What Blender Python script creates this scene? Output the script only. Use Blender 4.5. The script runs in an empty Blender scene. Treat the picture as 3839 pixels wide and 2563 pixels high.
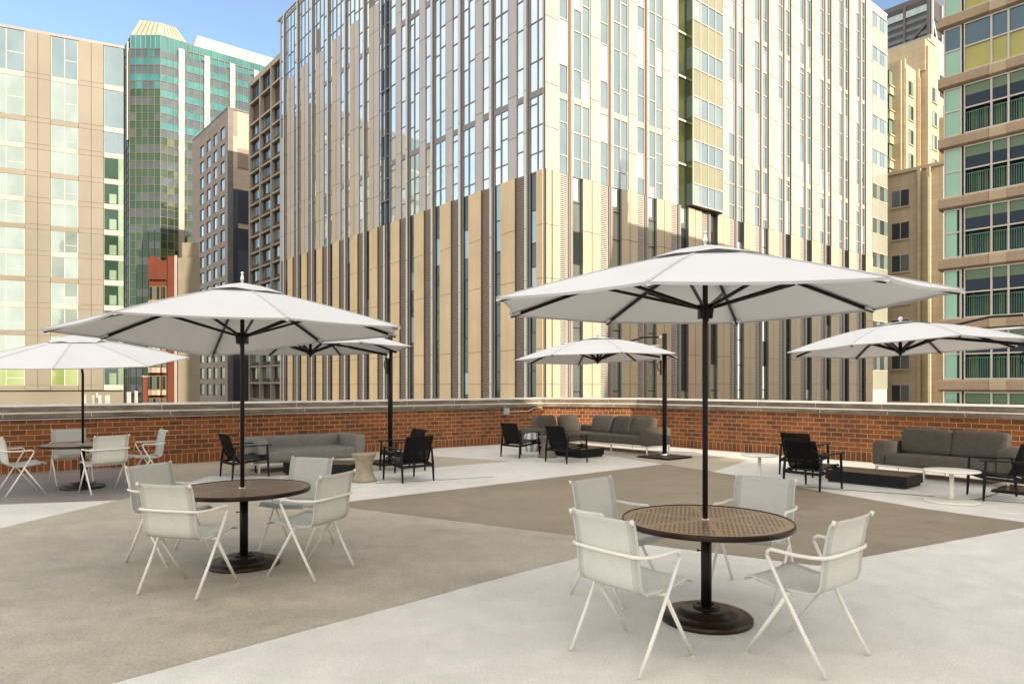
import bpy, math, random
from mathutils import Vector, Matrix
R = math.radians
rnd = random.Random(7)
scn = bpy.context.scene
COL = scn.collection

# ------------------------------------------------------------------ camera
cam = bpy.data.cameras.new('camera')
cam.lens = 24.4; cam.sensor_width = 36.0
cam.shift_x = 0.0; cam.shift_y = 0.0414
cam.clip_start = 0.05; cam.clip_end = 5000
camo = bpy.data.objects.new('camera', cam); COL.objects.link(camo)
camo.location = (0, 0, 1.7); camo.rotation_euler = (R(90), 0, 0)
scn.camera = camo

# ------------------------------------------------------------------ world + sun
SUN_AZ = math.atan2(0.690, -0.724)      # clockwise from +Y
SUN_EL = R(23)
CLOUD_FILL = (7.5, 7.0, 6.4)
world = bpy.data.worlds.new('World'); scn.world = world; world.use_nodes = True
wn = world.node_tree
bg = wn.nodes['Background']
sky = wn.nodes.new('ShaderNodeTexSky'); sky.sky_type = 'NISHITA'
sky.sun_disc = False; sky.sun_elevation = SUN_EL; sky.sun_rotation = SUN_AZ
sky.air_density = 1.0; sky.dust_density = 1.2; sky.ozone_density = 1.0
# bright unseen cloud fill added behind and above the camera, clear blue ahead
wtc = wn.nodes.new('ShaderNodeTexCoord'); wsp = wn.nodes.new('ShaderNodeSeparateXYZ'); wn.links.new(wtc.outputs['Generated'], wsp.inputs[0])
def wmath(op, a, b=0.0, c=None):
    m = wn.nodes.new('ShaderNodeMath'); m.operation = op
    for i, v in ((0, a), (1, b), (2, c)):
        if v is None: continue
        if isinstance(v, (int, float)): m.inputs[i].default_value = v
        else: wn.links.new(v, m.inputs[i])
    return m.outputs[0]
wno = wn.nodes.new('ShaderNodeTexNoise'); wno.inputs['Scale'].default_value = 2.3; wno.inputs['Detail'].default_value = 8; wno.inputs['Roughness'].default_value = 0.6
wn.links.new(wtc.outputs['Generated'], wno.inputs['Vector'])
# d grows away from the clear patch of sky ahead (direction 0,1,0.35)
wd = wmath('MULTIPLY_ADD', wsp.outputs[1], -0.87, wmath('MULTIPLY_ADD', wsp.outputs[0], 0.10, 0.66))
wd = wmath('ADD', wd, wmath('MULTIPLY', wmath('SUBTRACT', wno.outputs['Fac'], 0.5), 1.1))
wmr = wn.nodes.new('ShaderNodeMapRange'); wmr.interpolation_type = 'SMOOTHSTEP'
wn.links.new(wd, wmr.inputs[0]); wmr.inputs[1].default_value = 0.0; wmr.inputs[2].default_value = 0.75; wmr.inputs[4].default_value = 0.9
wmx = wn.nodes.new('ShaderNodeMix'); wmx.data_type = 'RGBA'; wn.links.new(wmr.outputs[0], wmx.inputs[0])
wn.links.new(sky.outputs[0], wmx.inputs[6]); wmx.inputs[7].default_value = (CLOUD_FILL[0], CLOUD_FILL[1], CLOUD_FILL[2], 1)
wn.links.new(wmx.outputs[2], bg.inputs[0]); bg.inputs[1].default_value = 0.12
sun = bpy.data.lights.new('sun', 'SUN'); sun.energy = 3.5; sun.angle = R(0.55); sun.color = (1.0, 0.85, 0.68)
suno = bpy.data.objects.new('sun', sun); COL.objects.link(suno)
sd = Vector((math.sin(SUN_AZ)*math.cos(SUN_EL), math.cos(SUN_AZ)*math.cos(SUN_EL), math.sin(SUN_EL)))
suno.rotation_euler = sd.to_track_quat('Z', 'Y').to_euler(); suno.location = sd*60
scn.view_settings.view_transform = 'Standard'; scn.view_settings.look = 'None'
scn.view_settings.exposure = 1.15; scn.view_settings.gamma = 1.0
try:
    scn.cycles.use_denoising = True
    scn.cycles.max_bounces = 7; scn.cycles.diffuse_bounces = 4; scn.cycles.transparent_max_bounces = 10
    scn.cycles.sample_clamp_indirect = 6.0
except Exception: pass

# ------------------------------------------------------------------ materials
def s2l(c):
    return tuple(((x/255)/12.92 if x/255 <= 0.04045 else ((x/255+0.055)/1.055)**2.4) for x in c)
class NT:
    def __init__(s, name):
        s.m = bpy.data.materials.new(name); s.m.use_nodes = True
        s.n = s.m.node_tree.nodes; s.l = s.m.node_tree.links
        s.b = s.n['Principled BSDF']; s.out = s.n['Material Output']
        s.tc = None
    def node(s, t, **kw):
        n = s.n.new(t)
        for k, v in kw.items(): setattr(n, k, v)
        return n
    def coord(s, scale=(1,1,1), which='Object'):
        if s.tc is None: s.tc = s.node('ShaderNodeTexCoord')
        mp = s.node('ShaderNodeMapping'); mp.inputs['Scale'].default_value = scale
        s.l.new(s.tc.outputs[which], mp.inputs[0]); return mp.outputs[0]
    def noise(s, scale, detail=4, rough=0.6, sc=(1,1,1), vec=None):
        n = s.node('ShaderNodeTexNoise'); n.inputs['Scale'].default_value = scale
        n.inputs['Detail'].default_value = detail; n.inputs['Roughness'].default_value = rough
        s.l.new(vec if vec else s.coord(sc), n.inputs['Vector']); return n.outputs['Fac']
    def ramp(s, fac, stops):
        r = s.node('ShaderNodeValToRGB'); e = r.color_ramp.elements
        while len(e) < len(stops): e.new(0.5)
        for i, (p, c) in enumerate(stops):
            e[i].position = p; e[i].color = (*c, 1) if len(c) == 3 else c
        s.l.new(fac, r.inputs[0]); return r.outputs[0]
    def mix(s, fac, a, b, mode='MIX'):
        m = s.node('ShaderNodeMix', data_type='RGBA', blend_type=mode)
        if isinstance(fac, (int, float)): m.inputs[0].default_value = fac
        else: s.l.new(fac, m.inputs[0])
        for i, v in ((6, a), (7, b)):
            if isinstance(v, tuple): m.inputs[i].default_value = (*v, 1)
            else: s.l.new(v, m.inputs[i])
        return m.outputs[2]
    def math(s, op, a, b=0.0):
        m = s.node('ShaderNodeMath', operation=op)
        for i, v in ((0, a), (1, b)):
            if isinstance(v, (int, float)): m.inputs[i].default_value = v
            else: s.l.new(v, m.inputs[i])
        return m.outputs[0]
    def base(s, v):
        if isinstance(v, tuple): s.b.inputs['Base Color'].default_value = (*v, 1)
        else: s.l.new(v, s.b.inputs['Base Color'])
    def bump(s, h, strength=0.3, dist=0.01):
        b = s.node('ShaderNodeBump'); b.inputs['Strength'].default_value = strength
        b.inputs['Distance'].default_value = dist
        s.l.new(h, b.inputs['Height']); s.l.new(b.outputs[0], s.b.inputs['Normal'])
    def set(s, **kw):
        for k, v in kw.items(): s.b.inputs[k.replace('_', ' ')].default_value = v
        return s

def simple(name, col, rough=0.6, metal=0.0, var=0.12, scale=3.0, spec=0.5, bump=0.0, bscale=60):
    t = NT(name); n = t.noise(scale, 5, 0.6)
    lo = tuple(c*(1-var) for c in col); hi = tuple(min(1, c*(1+var)) for c in col)
    t.base(t.ramp(n, [(0.3, lo), (0.7, hi)]))
    t.set(Roughness=rough, Metallic=metal, Specular_IOR_Level=spec)
    if bump: t.bump(t.noise(bscale, 3), bump, 0.01)
    return t.m

def m_floor(name, col, var, speck, streak=0.1):
    t = NT(name)
    big = t.noise(0.45, 6, 0.65, (1, 1.6, 1)); mid = t.noise(3.2, 6, 0.7); fine = t.noise(62, 4, 0.85)
    a = t.ramp(big, [(0.30, tuple(c*(1-var) for c in col)), (0.70, tuple(c*(1+var*0.8) for c in col))])
    b = t.ramp(mid, [(0.3, (1-streak,)*3), (0.7, (1+streak*0.6,)*3)])
    c = t.ramp(fine, [(0.36, (1-speck,)*3), (0.50, (1.0,)*3), (0.66, (1+speck*0.5,)*3)])
    st = t.noise(1.1, 7, 0.75, (1.0, 0.55, 1)); sc = t.noise(9, 5, 0.75, (1.0, 0.25, 1))
    st = t.ramp(st, [(0.60, (1.0,)*3), (0.66, (0.90, 0.885, 0.86)), (0.72, (0.95, 0.945, 0.93))])
    sc = t.ramp(sc, [(0.62, (1.0,)*3), (0.72, (1.09, 1.085, 1.08))])
    col2 = t.mix(1.0, t.mix(1.0, a, b, 'MULTIPLY'), c, 'MULTIPLY')
    col2 = t.mix(1.0, t.mix(1.0, col2, st, 'MULTIPLY'), sc, 'MULTIPLY')
    t.base(col2)
    r = t.ramp(mid, [(0.3, (0.42,)*3), (0.75, (0.62,)*3)])
    t.l.new(r, t.b.inputs['Roughness'])
    t.bump(fine, 0.5, 0.004)
    return t.m
M = {}
M['floor_light'] = m_floor('pale_deck_coating', (0.65, 0.637, 0.59), 0.08, 0.20, 0.11)
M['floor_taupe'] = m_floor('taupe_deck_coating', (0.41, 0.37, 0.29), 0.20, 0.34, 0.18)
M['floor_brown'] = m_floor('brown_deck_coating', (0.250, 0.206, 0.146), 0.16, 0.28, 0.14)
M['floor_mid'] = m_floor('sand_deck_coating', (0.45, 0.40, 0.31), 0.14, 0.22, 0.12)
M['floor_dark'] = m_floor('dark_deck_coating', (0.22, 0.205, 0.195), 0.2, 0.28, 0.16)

def m_brick(name, bw, bh, offset=0.5):
    t = NT(name)
    sep = t.node('ShaderNodeSeparateXYZ'); cmb = t.node('ShaderNodeCombineXYZ')
    v = t.coord(); t.l.new(v, sep.inputs[0])
    t.l.new(sep.outputs[0], cmb.inputs[0]); t.l.new(sep.outputs[2], cmb.inputs[1])
    # slight wobble so joints are not ruler straight
    wob = t.node('ShaderNodeTexNoise'); wob.inputs['Scale'].default_value = 5
    t.l.new(cmb.outputs[0], wob.inputs['Vector'])
    vm = t.node('ShaderNodeVectorMath', operation='MULTIPLY_ADD')
    t.l.new(wob.outputs['Color'], vm.inputs[0]); vm.inputs[1].default_value = (0.008, 0.008, 0)
    t.l.new(cmb.outputs[0], vm.inputs[2])
    br = t.node('ShaderNodeTexBrick'); t.l.new(vm.outputs[0], br.inputs['Vector'])
    br.inputs['Scale'].default_value = 1.0
    br.inputs['Brick Width'].default_value = bw; br.inputs['Row Height'].default_value = bh
    br.inputs['Mortar Size'].default_value = 0.0062; br.inputs['Mortar Smooth'].default_value = 0.2
    br.inputs['Bias'].default_value = -0.1; br.offset = offset
    br.inputs['Color1'].default_value = (0.255, 0.080, 0.024, 1)
    br.inputs['Color2'].default_value = (0.105, 0.036, 0.014, 1)
    br.inputs['Mortar'].default_value = (0.52, 0.335, 0.155, 1)
    n = t.noise(28, 5, 0.7); g = t.ramp(n, [(0.3, (0.72,)*3), (0.7, (1.2,)*3)])
    n2 = t.noise(1.3, 4, 0.6); g2 = t.ramp(n2, [(0.3, (0.8,)*3), (0.7, (1.15,)*3)])
    t.base(t.mix(1.0, t.mix(1.0, br.outputs['Color'], g, 'MULTIPLY'), g2, 'MULTIPLY'))
    t.set(Roughness=0.82)
    h = t.math('SUBTRACT', 1.0, br.outputs['Fac'])
    h2 = t.math('MULTIPLY_ADD', n, 0.25); t.n[h2.node.name].inputs[2].default_value = 0
    t.l.new(h, h2.node.inputs[2])
    t.bump(h2, 0.7, 0.008)
    return t.m
M['brick'] = m_brick('jumbo_red_brick', 0.262, 0.1035)
M['brick_header'] = m_brick('short_red_brick', 0.17, 0.1035)
M['soldier'] = m_brick('upright_red_brick', 0.112, 0.216, 0.0)

def m_stone(name, a, b, c):
    t = NT(name)
    n = t.noise(1.6, 8, 0.72, (1, 1, 5)); n2 = t.noise(22, 5, 0.7)
    base = t.ramp(n, [(0.28, a), (0.5, b), (0.72, c)])
    g = t.ramp(n2, [(0.3, (0.72,)*3), (0.7, (1.15,)*3)])
    t.base(t.mix(1.0, base, g, 'MULTIPLY')); t.set(Roughness=0.85); t.bump(n2, 0.5, 0.008)
    return t.m
M['coping'] = m_stone('stained_limestone_painted_shade', (0.075, 0.060, 0.044), (0.165, 0.135, 0.10), (0.31, 0.265, 0.205))  # stains, with the shade on the fronts put into the dark colour
M['coping_top'] = m_stone('limestone_painted_light', (0.36, 0.335, 0.29), (0.50, 0.47, 0.42), (0.60, 0.57, 0.51))  # top faces paler, the light on them put into the colour
M['mortar'] = simple('pale_mortar', (0.62, 0.58, 0.52), 0.9)

def m_weave(name, c1, c2, sc, rough=0.85, mott=0.18):
    t = NT(name)
    w1 = t.noise(1.0, 3, 0.6, (sc, sc, sc*0.06)); w2 = t.noise(1.0, 3, 0.6, (sc*0.06, sc*0.06, sc))
    k = t.math('ADD', t.math('MULTIPLY', w1, 0.5), t.math('MULTIPLY', w2, 0.5))
    base = t.ramp(k, [(0.40, c1), (0.60, c2)])
    n = t.noise(6, 4, 0.6); g = t.ramp(n, [(0.3, (1-mott,)*3), (0.7, (1+mott*0.4,)*3)])
    t.base(t.mix(1.0, base, g, 'MULTIPLY')); t.set(Roughness=rough, Specular_IOR_Level=0.25)
    t.bump(k, 0.35, 0.003)
    return t.m
M['sling'] = m_weave('pale_woven_sling', (0.54, 0.54, 0.495), (0.62, 0.62, 0.575), 420, 0.7, 0.05)
def sling_seams():
    mt = M['sling']; n, l = mt.node_tree.nodes, mt.node_tree.links; b = n['Principled BSDF']
    src = b.inputs['Base Color'].links[0].from_socket
    tc = n.new('ShaderNodeTexCoord'); sp = n.new('ShaderNodeSeparateXYZ'); l.new(tc.outputs['Object'], sp.inputs[0])
    ab = n.new('ShaderNodeMath'); ab.operation = 'ABSOLUTE'; l.new(sp.outputs[0], ab.inputs[0])
    rp = n.new('ShaderNodeValToRGB'); rp.color_ramp.interpolation = 'CONSTANT'; l.new(ab.outputs[0], rp.inputs[0])
    e = rp.color_ramp.elements; e[0].position = 0; e[0].color = (1, 1, 1, 1); e[1].position = 0.196; e[1].color = (0.72, 0.72, 0.72, 1)
    for p, c in ((0.200, 0.88), (0.222, 0.76), (0.225, 0.90)):
        q = e.new(p); q.color = (c, c, c, 1)
    mx = n.new('ShaderNodeMix'); mx.data_type = 'RGBA'; mx.blend_type = 'MULTIPLY'; mx.inputs[0].default_value = 1
    l.new(src, mx.inputs[6]); l.new(rp.outputs[0], mx.inputs[7]); l.new(mx.outputs[2], b.inputs['Base Color'])
sling_seams()
M['sofa_light'] = m_weave('light_grey_upholstery', (0.185, 0.18, 0.165), (0.265, 0.258, 0.235), 190, mott=0.1)
M['sofa_dark'] = m_weave('dark_grey_upholstery', (0.080, 0.071, 0.058), (0.125, 0.112, 0.092), 190, mott=0.1)
M['white_metal'] = simple('white_powder_coat', (0.72, 0.71, 0.65), 0.35, var=0.05)
M['white_table'] = simple('white_lacquered_steel', (0.70, 0.68, 0.62), 0.4, var=0.06, bump=0.05)
M['bronze'] = simple('dark_bronze_paint', (0.012, 0.007, 0.0055), 0.38, 0.2, var=0.2, spec=0.3)
M['bronze_base'] = simple('brown_cast_base', (0.026, 0.015, 0.009), 0.33, 0.4, var=0.25, spec=0.4)
M['black_alu'] = simple('charcoal_powder_coat', (0.006, 0.0065, 0.008), 0.45, 0.0, var=0.25, spec=0.22)
M['black_top'] = simple('dark_brown_table_top', (0.085, 0.055, 0.030), 0.35, 0.1, var=0.12, spec=0.3)
M['chrome'] = simple('polished_metal', (0.75, 0.74, 0.72), 0.15, 1.0, var=0.05)
M['silver'] = simple('silver_strut_metal', (0.7, 0.71, 0.72), 0.3, 0.7, var=0.05)
M['concrete'] = simple('cast_concrete', (0.29, 0.245, 0.18), 0.75, var=0.22, scale=7, bump=0.25, bscale=45)
M['concrete_dark'] = simple('grey_cast_concrete', (0.17, 0.145, 0.115), 0.75, var=0.22, scale=7, bump=0.25, bscale=45)
M['galv'] = simple('galvanised_steel', (0.40, 0.40, 0.38), 0.45, 0.6)
M['rubber'] = simple('black_rubber', (0.008, 0.008, 0.008), 0.7)
M['antenna'] = simple('white_antenna_plastic', (0.36, 0.35, 0.33), 0.5)

# black mesh sling, lets some light through
t = NT('black_mesh_sling'); t.base((0.005, 0.0048, 0.005)); t.set(Roughness=0.7, Specular_IOR_Level=0.15)
tr = t.node('ShaderNodeBsdfTransparent'); ms = t.node('ShaderNodeMixShader'); ms.inputs[0].default_value = 0.16
t.l.new(t.b.outputs[0], ms.inputs[1]); t.l.new(tr.outputs[0], ms.inputs[2]); t.l.new(ms.outputs[0], t.out.inputs[0])
M['black_mesh'] = t.m

# umbrella canvas: diffuse + translucent
def m_canvas(name, col, trans):
    t = NT(name)
    w = t.noise(1.0, 2, 0.5, (240, 240, 240)); n = t.noise(1.6, 4, 0.6)
    base = t.mix(1.0, t.ramp(w, [(0.35, tuple(c*0.93 for c in col)), (0.65, col)]),
                 t.ramp(n, [(0.3, (0.94,)*3), (0.7, (1.0,)*3)]), 'MULTIPLY')
    t.base(base); t.set(Roughness=0.85, Specular_IOR_Level=0.2)
    t.bump(t.noise(2.2, 4, 0.55, (1, 1, 0.4)), 0.5, 0.035)
    tl = t.node('ShaderNodeBsdfTranslucent'); t.l.new(base, tl.inputs[0])
    ms = t.node('ShaderNodeMixShader'); ms.inputs[0].default_value = trans
    t.l.new(t.b.outputs[0], ms.inputs[1]); t.l.new(tl.outputs[0], ms.inputs[2]); t.l.new(ms.outputs[0], t.out.inputs[0])
    return t.m
M['canvas'] = m_canvas('off_white_canvas', (0.72, 0.72, 0.72), 0.07)

M['canvas_seam'] = m_canvas('canvas_seam', (0.62, 0.615, 0.605), 0.05)
# perforated bronze table top
t = NT('perforated_bronze_top')
v = t.coord(); sp = t.node('ShaderNodeSeparateXYZ'); t.l.new(v, sp.inputs[0])
x, y = sp.outputs[0], sp.outputs[1]; PX, PY = 0.034, 0.046
row = t.math('FLOOR', t.math('DIVIDE', y, PY))
odd = t.math('MULTIPLY', t.math('PINGPONG', row, 1.0), 0.5)
fx = t.math('MULTIPLY', t.math('SUBTRACT', t.math('FRACT', t.math('ADD', t.math('DIVIDE', x, PX), odd)), 0.5), PX)
fy = t.math('MULTIPLY', t.math('SUBTRACT', t.math('FRACT', t.math('DIVIDE', y, PY)), 0.5), PY)
d = t.math('SQRT', t.math('ADD', t.math('MULTIPLY', fx, fx), t.math('MULTIPLY', fy, fy)))
hole = t.math('LESS_THAN', d, 0.0098)
rad = t.math('SQRT', t.math('ADD', t.math('MULTIPLY', x, x), t.math('MULTIPLY', y, y)))
ang = t.math('ARCTAN2', y, x)
sec = t.math('ABSOLUTE', t.math('SUBTRACT', t.math('FRACT', t.math('DIVIDE', t.math('ADD', ang, 7.0), math.pi/3)), 0.5))
spoke = t.math('LESS_THAN', t.math('MULTIPLY', t.math('MULTIPLY', t.math('SUBTRACT', 0.5, sec), math.pi/3), rad), 0.022)
ok = t.math('MULTIPLY', t.math('MULTIPLY', t.math('LESS_THAN', rad, 0.535), t.math('GREATER_THAN', rad, 0.10)), t.math('SUBTRACT', 1.0, spoke))
hole = t.math('MULTIPLY', hole, ok)
n = t.noise(4, 4); plate = t.ramp(n, [(0.3, (0.30, 0.195, 0.115)), (0.7, (0.38, 0.25, 0.155))])
t.base(t.mix(hole, plate, (0.010, 0.007, 0.005)))
t.l.new(t.math('ADD', t.math('MULTIPLY', hole, 0.5), 0.34), t.b.inputs['Roughness'])
t.set(Metallic=0.35)
t.bump(t.math('SUBTRACT', 1.0, hole), 0.6, 0.004)
M['perf'] = t.m

# striped ceramic barrel
t = NT('striped_ceramic'); v = t.coord(); sp = t.node('ShaderNodeSeparateXYZ'); t.l.new(v, sp.inputs[0])
ang = t.math('ARCTAN2', sp.outputs[1], sp.outputs[0])
fr = t.math('FRACT', t.math('DIVIDE', t.math('ADD', ang, 7.0), 2*math.pi/7))
st = t.ramp(fr, [(0.0, (0.62, 0.62, 0.60)), (0.40, (0.62, 0.62, 0.60)), (0.41, (0.14, 0.145, 0.15)), (0.56, (0.14, 0.145, 0.15)),
                 (0.57, (0.5, 0.5, 0.48)), (0.70, (0.22, 0.225, 0.23)), (0.85, (0.14, 0.145, 0.15)), (0.86, (0.62, 0.62, 0.60))])
t.base(st); t.set(Roughness=0.35); M['striped'] = t.m

def m_panel(name, col, var=0.08, rough=0.45, scale=0.25, streak=0.1, joint=None, metal=0.0):
    t = NT(name)
    n = t.noise(scale, 5, 0.6); n2 = t.noise(1.0, 4, 0.7, (2.0, 2.0, 0.12)); n3 = t.noise(14, 3, 0.6)
    a = t.ramp(n, [(0.3, tuple(c*(1-var) for c in col)), (0.7, tuple(min(1, c*(1+var)) for c in col))])
    a = t.mix(1.0, a, t.ramp(n2, [(0.35, (1-streak,)*3), (0.65, (1.0,)*3)]), 'MULTIPLY')
    a = t.mix(1.0, a, t.ramp(n3, [(0.3, (0.95,)*3), (0.7, (1.03,)*3)]), 'MULTIPLY')
    if joint:            # thin course lines: (height, width, offset)
        w, h, dark = joint
        sep = t.node('ShaderNodeSeparateXYZ'); cmb = t.node('ShaderNodeCombineXYZ')
        t.l.new(t.coord(), sep.inputs[0])
        t.l.new(t.math('ADD', sep.outputs[0], sep.outputs[1]), cmb.inputs[0]); t.l.new(sep.outputs[2], cmb.inputs[1])
        br = t.node('ShaderNodeTexBrick'); t.l.new(cmb.outputs[0], br.inputs['Vector'])
        br.inputs['Scale'].default_value = 1; br.inputs['Brick Width'].default_value = w; br.inputs['Row Height'].default_value = h
        br.inputs['Mortar Size'].default_value = 0.018; br.inputs['Bias'].default_value = 0
        br.inputs['Color1'].default_value = (1, 1, 1, 1); br.inputs['Color2'].default_value = (0.88, 0.88, 0.88, 1)
        br.inputs['Mortar'].default_value = (dark,)*3 + (1,)
        a = t.mix(1.0, a, br.outputs['Color'], 'MULTIPLY')
    t.base(a); t.set(Roughness=rough, Metallic=metal)
    return t.m
M['tan_panel'] = m_panel('tan_precast_panel', (0.68, 0.515, 0.305), 0.10)
M['tan_strip'] = m_panel('muted_tan_panel', (0.53, 0.43, 0.295), 0.07)
M['cream_panel'] = m_panel('cream_precast_panel', (0.52, 0.43, 0.30), 0.07)
M['grey_panel'] = m_panel('warm_grey_metal_panel', (0.50, 0.465, 0.45), 0.05, 0.4)
M['white_panel'] = m_panel('warm_white_metal_panel', (0.43, 0.395, 0.335), 0.08, 0.4)
M['fin_dark'] = m_panel('dark_bronze_fin', (0.17, 0.15, 0.125), 0.08, 0.35)
M['white_fin'] = m_panel('pale_grey_fin', (0.66, 0.65, 0.63), 0.05, 0.35)
M['fin_mid'] = m_panel('mid_grey_fin', (0.30, 0.275, 0.25), 0.08, 0.35)
M['fin_light'] = m_panel('champagne_metal_fin', (0.55, 0.51, 0.46), 0.06, 0.35)
M['fin_gold'] = m_panel('copper_tinted_fin', (0.38, 0.26, 0.175), 0.06, 0.35)
M['louver'] = simple('louver_blade_metal', (0.36, 0.30, 0.235), 0.5, var=0.08)
M['black'] = simple('dark_cavity', (0.008, 0.007, 0.007), 0.8)
M['mullion'] = simple('grey_mullion', (0.23, 0.22, 0.21), 0.4, var=0.06)
M['mullion_white'] = simple('white_mullion', (0.52, 0.49, 0.44), 0.45, var=0.06)
M['mullion_cream'] = simple('cream_mullion', (0.19, 0.165, 0.095), 0.5, var=0.06, spec=0.2)
M['mullion_dark'] = simple('black_mullion', (0.035, 0.030, 0.026), 0.45, var=0.1)

def m_glass(name, dark, light, refl=0.75, tint=(0.9, 0.96, 1.0), scale=0.35, rough=0.03, wav=0.012):
    """opaque architectural glass: dim room colour under a mirror coat"""
    t = NT(name)
    n = t.noise(scale, 3, 0.5, (1, 1, 0.7)); t.base(t.ramp(n, [(0.35, dark), (0.65, light)])); t.set(Roughness=0.3, Specular_IOR_Level=0.08)
    g = t.node('ShaderNodeBsdfGlossy'); g.inputs['Roughness'].default_value = rough; g.inputs['Color'].default_value = (*tint, 1)
    b = t.node('ShaderNodeBump'); b.inputs['Strength'].default_value = wav*10; b.inputs['Distance'].default_value = 0.05
    t.l.new(t.noise(0.6, 2, 0.5), b.inputs['Height']); t.l.new(b.outputs[0], g.inputs['Normal'])
    fr = t.node('ShaderNodeLayerWeight'); fr.inputs[0].default_value = 0.35
    f = t.math('ADD', t.math('MULTIPLY', fr.outputs['Fresnel'], (1-refl)*(1.0 if refl > 0.3 else 0.35)), refl)
    ms = t.node('ShaderNodeMixShader'); t.l.new(f, ms.inputs[0])
    t.l.new(t.b.outputs[0], ms.inputs[1]); t.l.new(g.outputs[0], ms.inputs[2]); t.l.new(ms.outputs[0], t.out.inputs[0])
    return t.m
M['glass_sky'] = m_glass('pale_blue_glass', (0.14, 0.21, 0.24), (0.28, 0.37, 0.40), 0.70, (0.90, 1.0, 1.0))
M['glass_teal'] = m_glass('grey_teal_glass', (0.035, 0.055, 0.055), (0.10, 0.125, 0.115), 0.40, (0.56, 0.70, 0.74))
M['glass_dark'] = m_glass('dark_teal_glass', (0.012, 0.020, 0.022), (0.035, 0.048, 0.050), 0.20, (0.38, 0.44, 0.46))
M['glass_navy'] = m_glass('deep_blue_glass', (0.004, 0.02, 0.06), (0.01, 0.05, 0.12), 0.22, (0.5, 0.75, 1.0))
M['glass_green'] = m_glass('sea_green_glass', (0.006, 0.075, 0.078), (0.022, 0.150, 0.150), 0.15, (0.36, 0.74, 0.78))
M['glass_greendark'] = m_glass('bottle_green_glass', (0.005, 0.020, 0.016), (0.022, 0.050, 0.026), 0.07, (0.5, 0.75, 0.62), 0.12)
M['glass_greymauve'] = m_glass('mauve_grey_glass', (0.025, 0.045, 0.055), (0.05, 0.075, 0.09), 0.12, (0.42, 0.55, 0.62))
M['glass_moss'] = m_glass('moss_reveal_glass', (0.030, 0.038, 0.014), (0.075, 0.088, 0.036), 0.10, (0.8, 0.9, 0.6))
M['glass_celadon'] = m_glass('celadon_glass', (0.16, 0.23, 0.15), (0.24, 0.31, 0.21), 0.10, (0.8, 1, 0.9))
M['glass_mint'] = m_glass('pale_mint_glass', (0.17, 0.215, 0.195), (0.25, 0.30, 0.28), 0.20, (0.75, 0.88, 0.86))
M['glass_lime'] = m_glass('lime_tinted_glass', (0.16, 0.21, 0.065), (0.22, 0.28, 0.10), 0.12, (0.9, 1.0, 0.8))
M['spandrel_beige'] = m_panel('khaki_spandrel_glass', (0.25, 0.24, 0.155), 0.08, 0.2)
M['spandrel_pale'] = m_panel('pale_spandrel_glass', (0.33, 0.335, 0.27), 0.06, 0.2)

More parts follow.
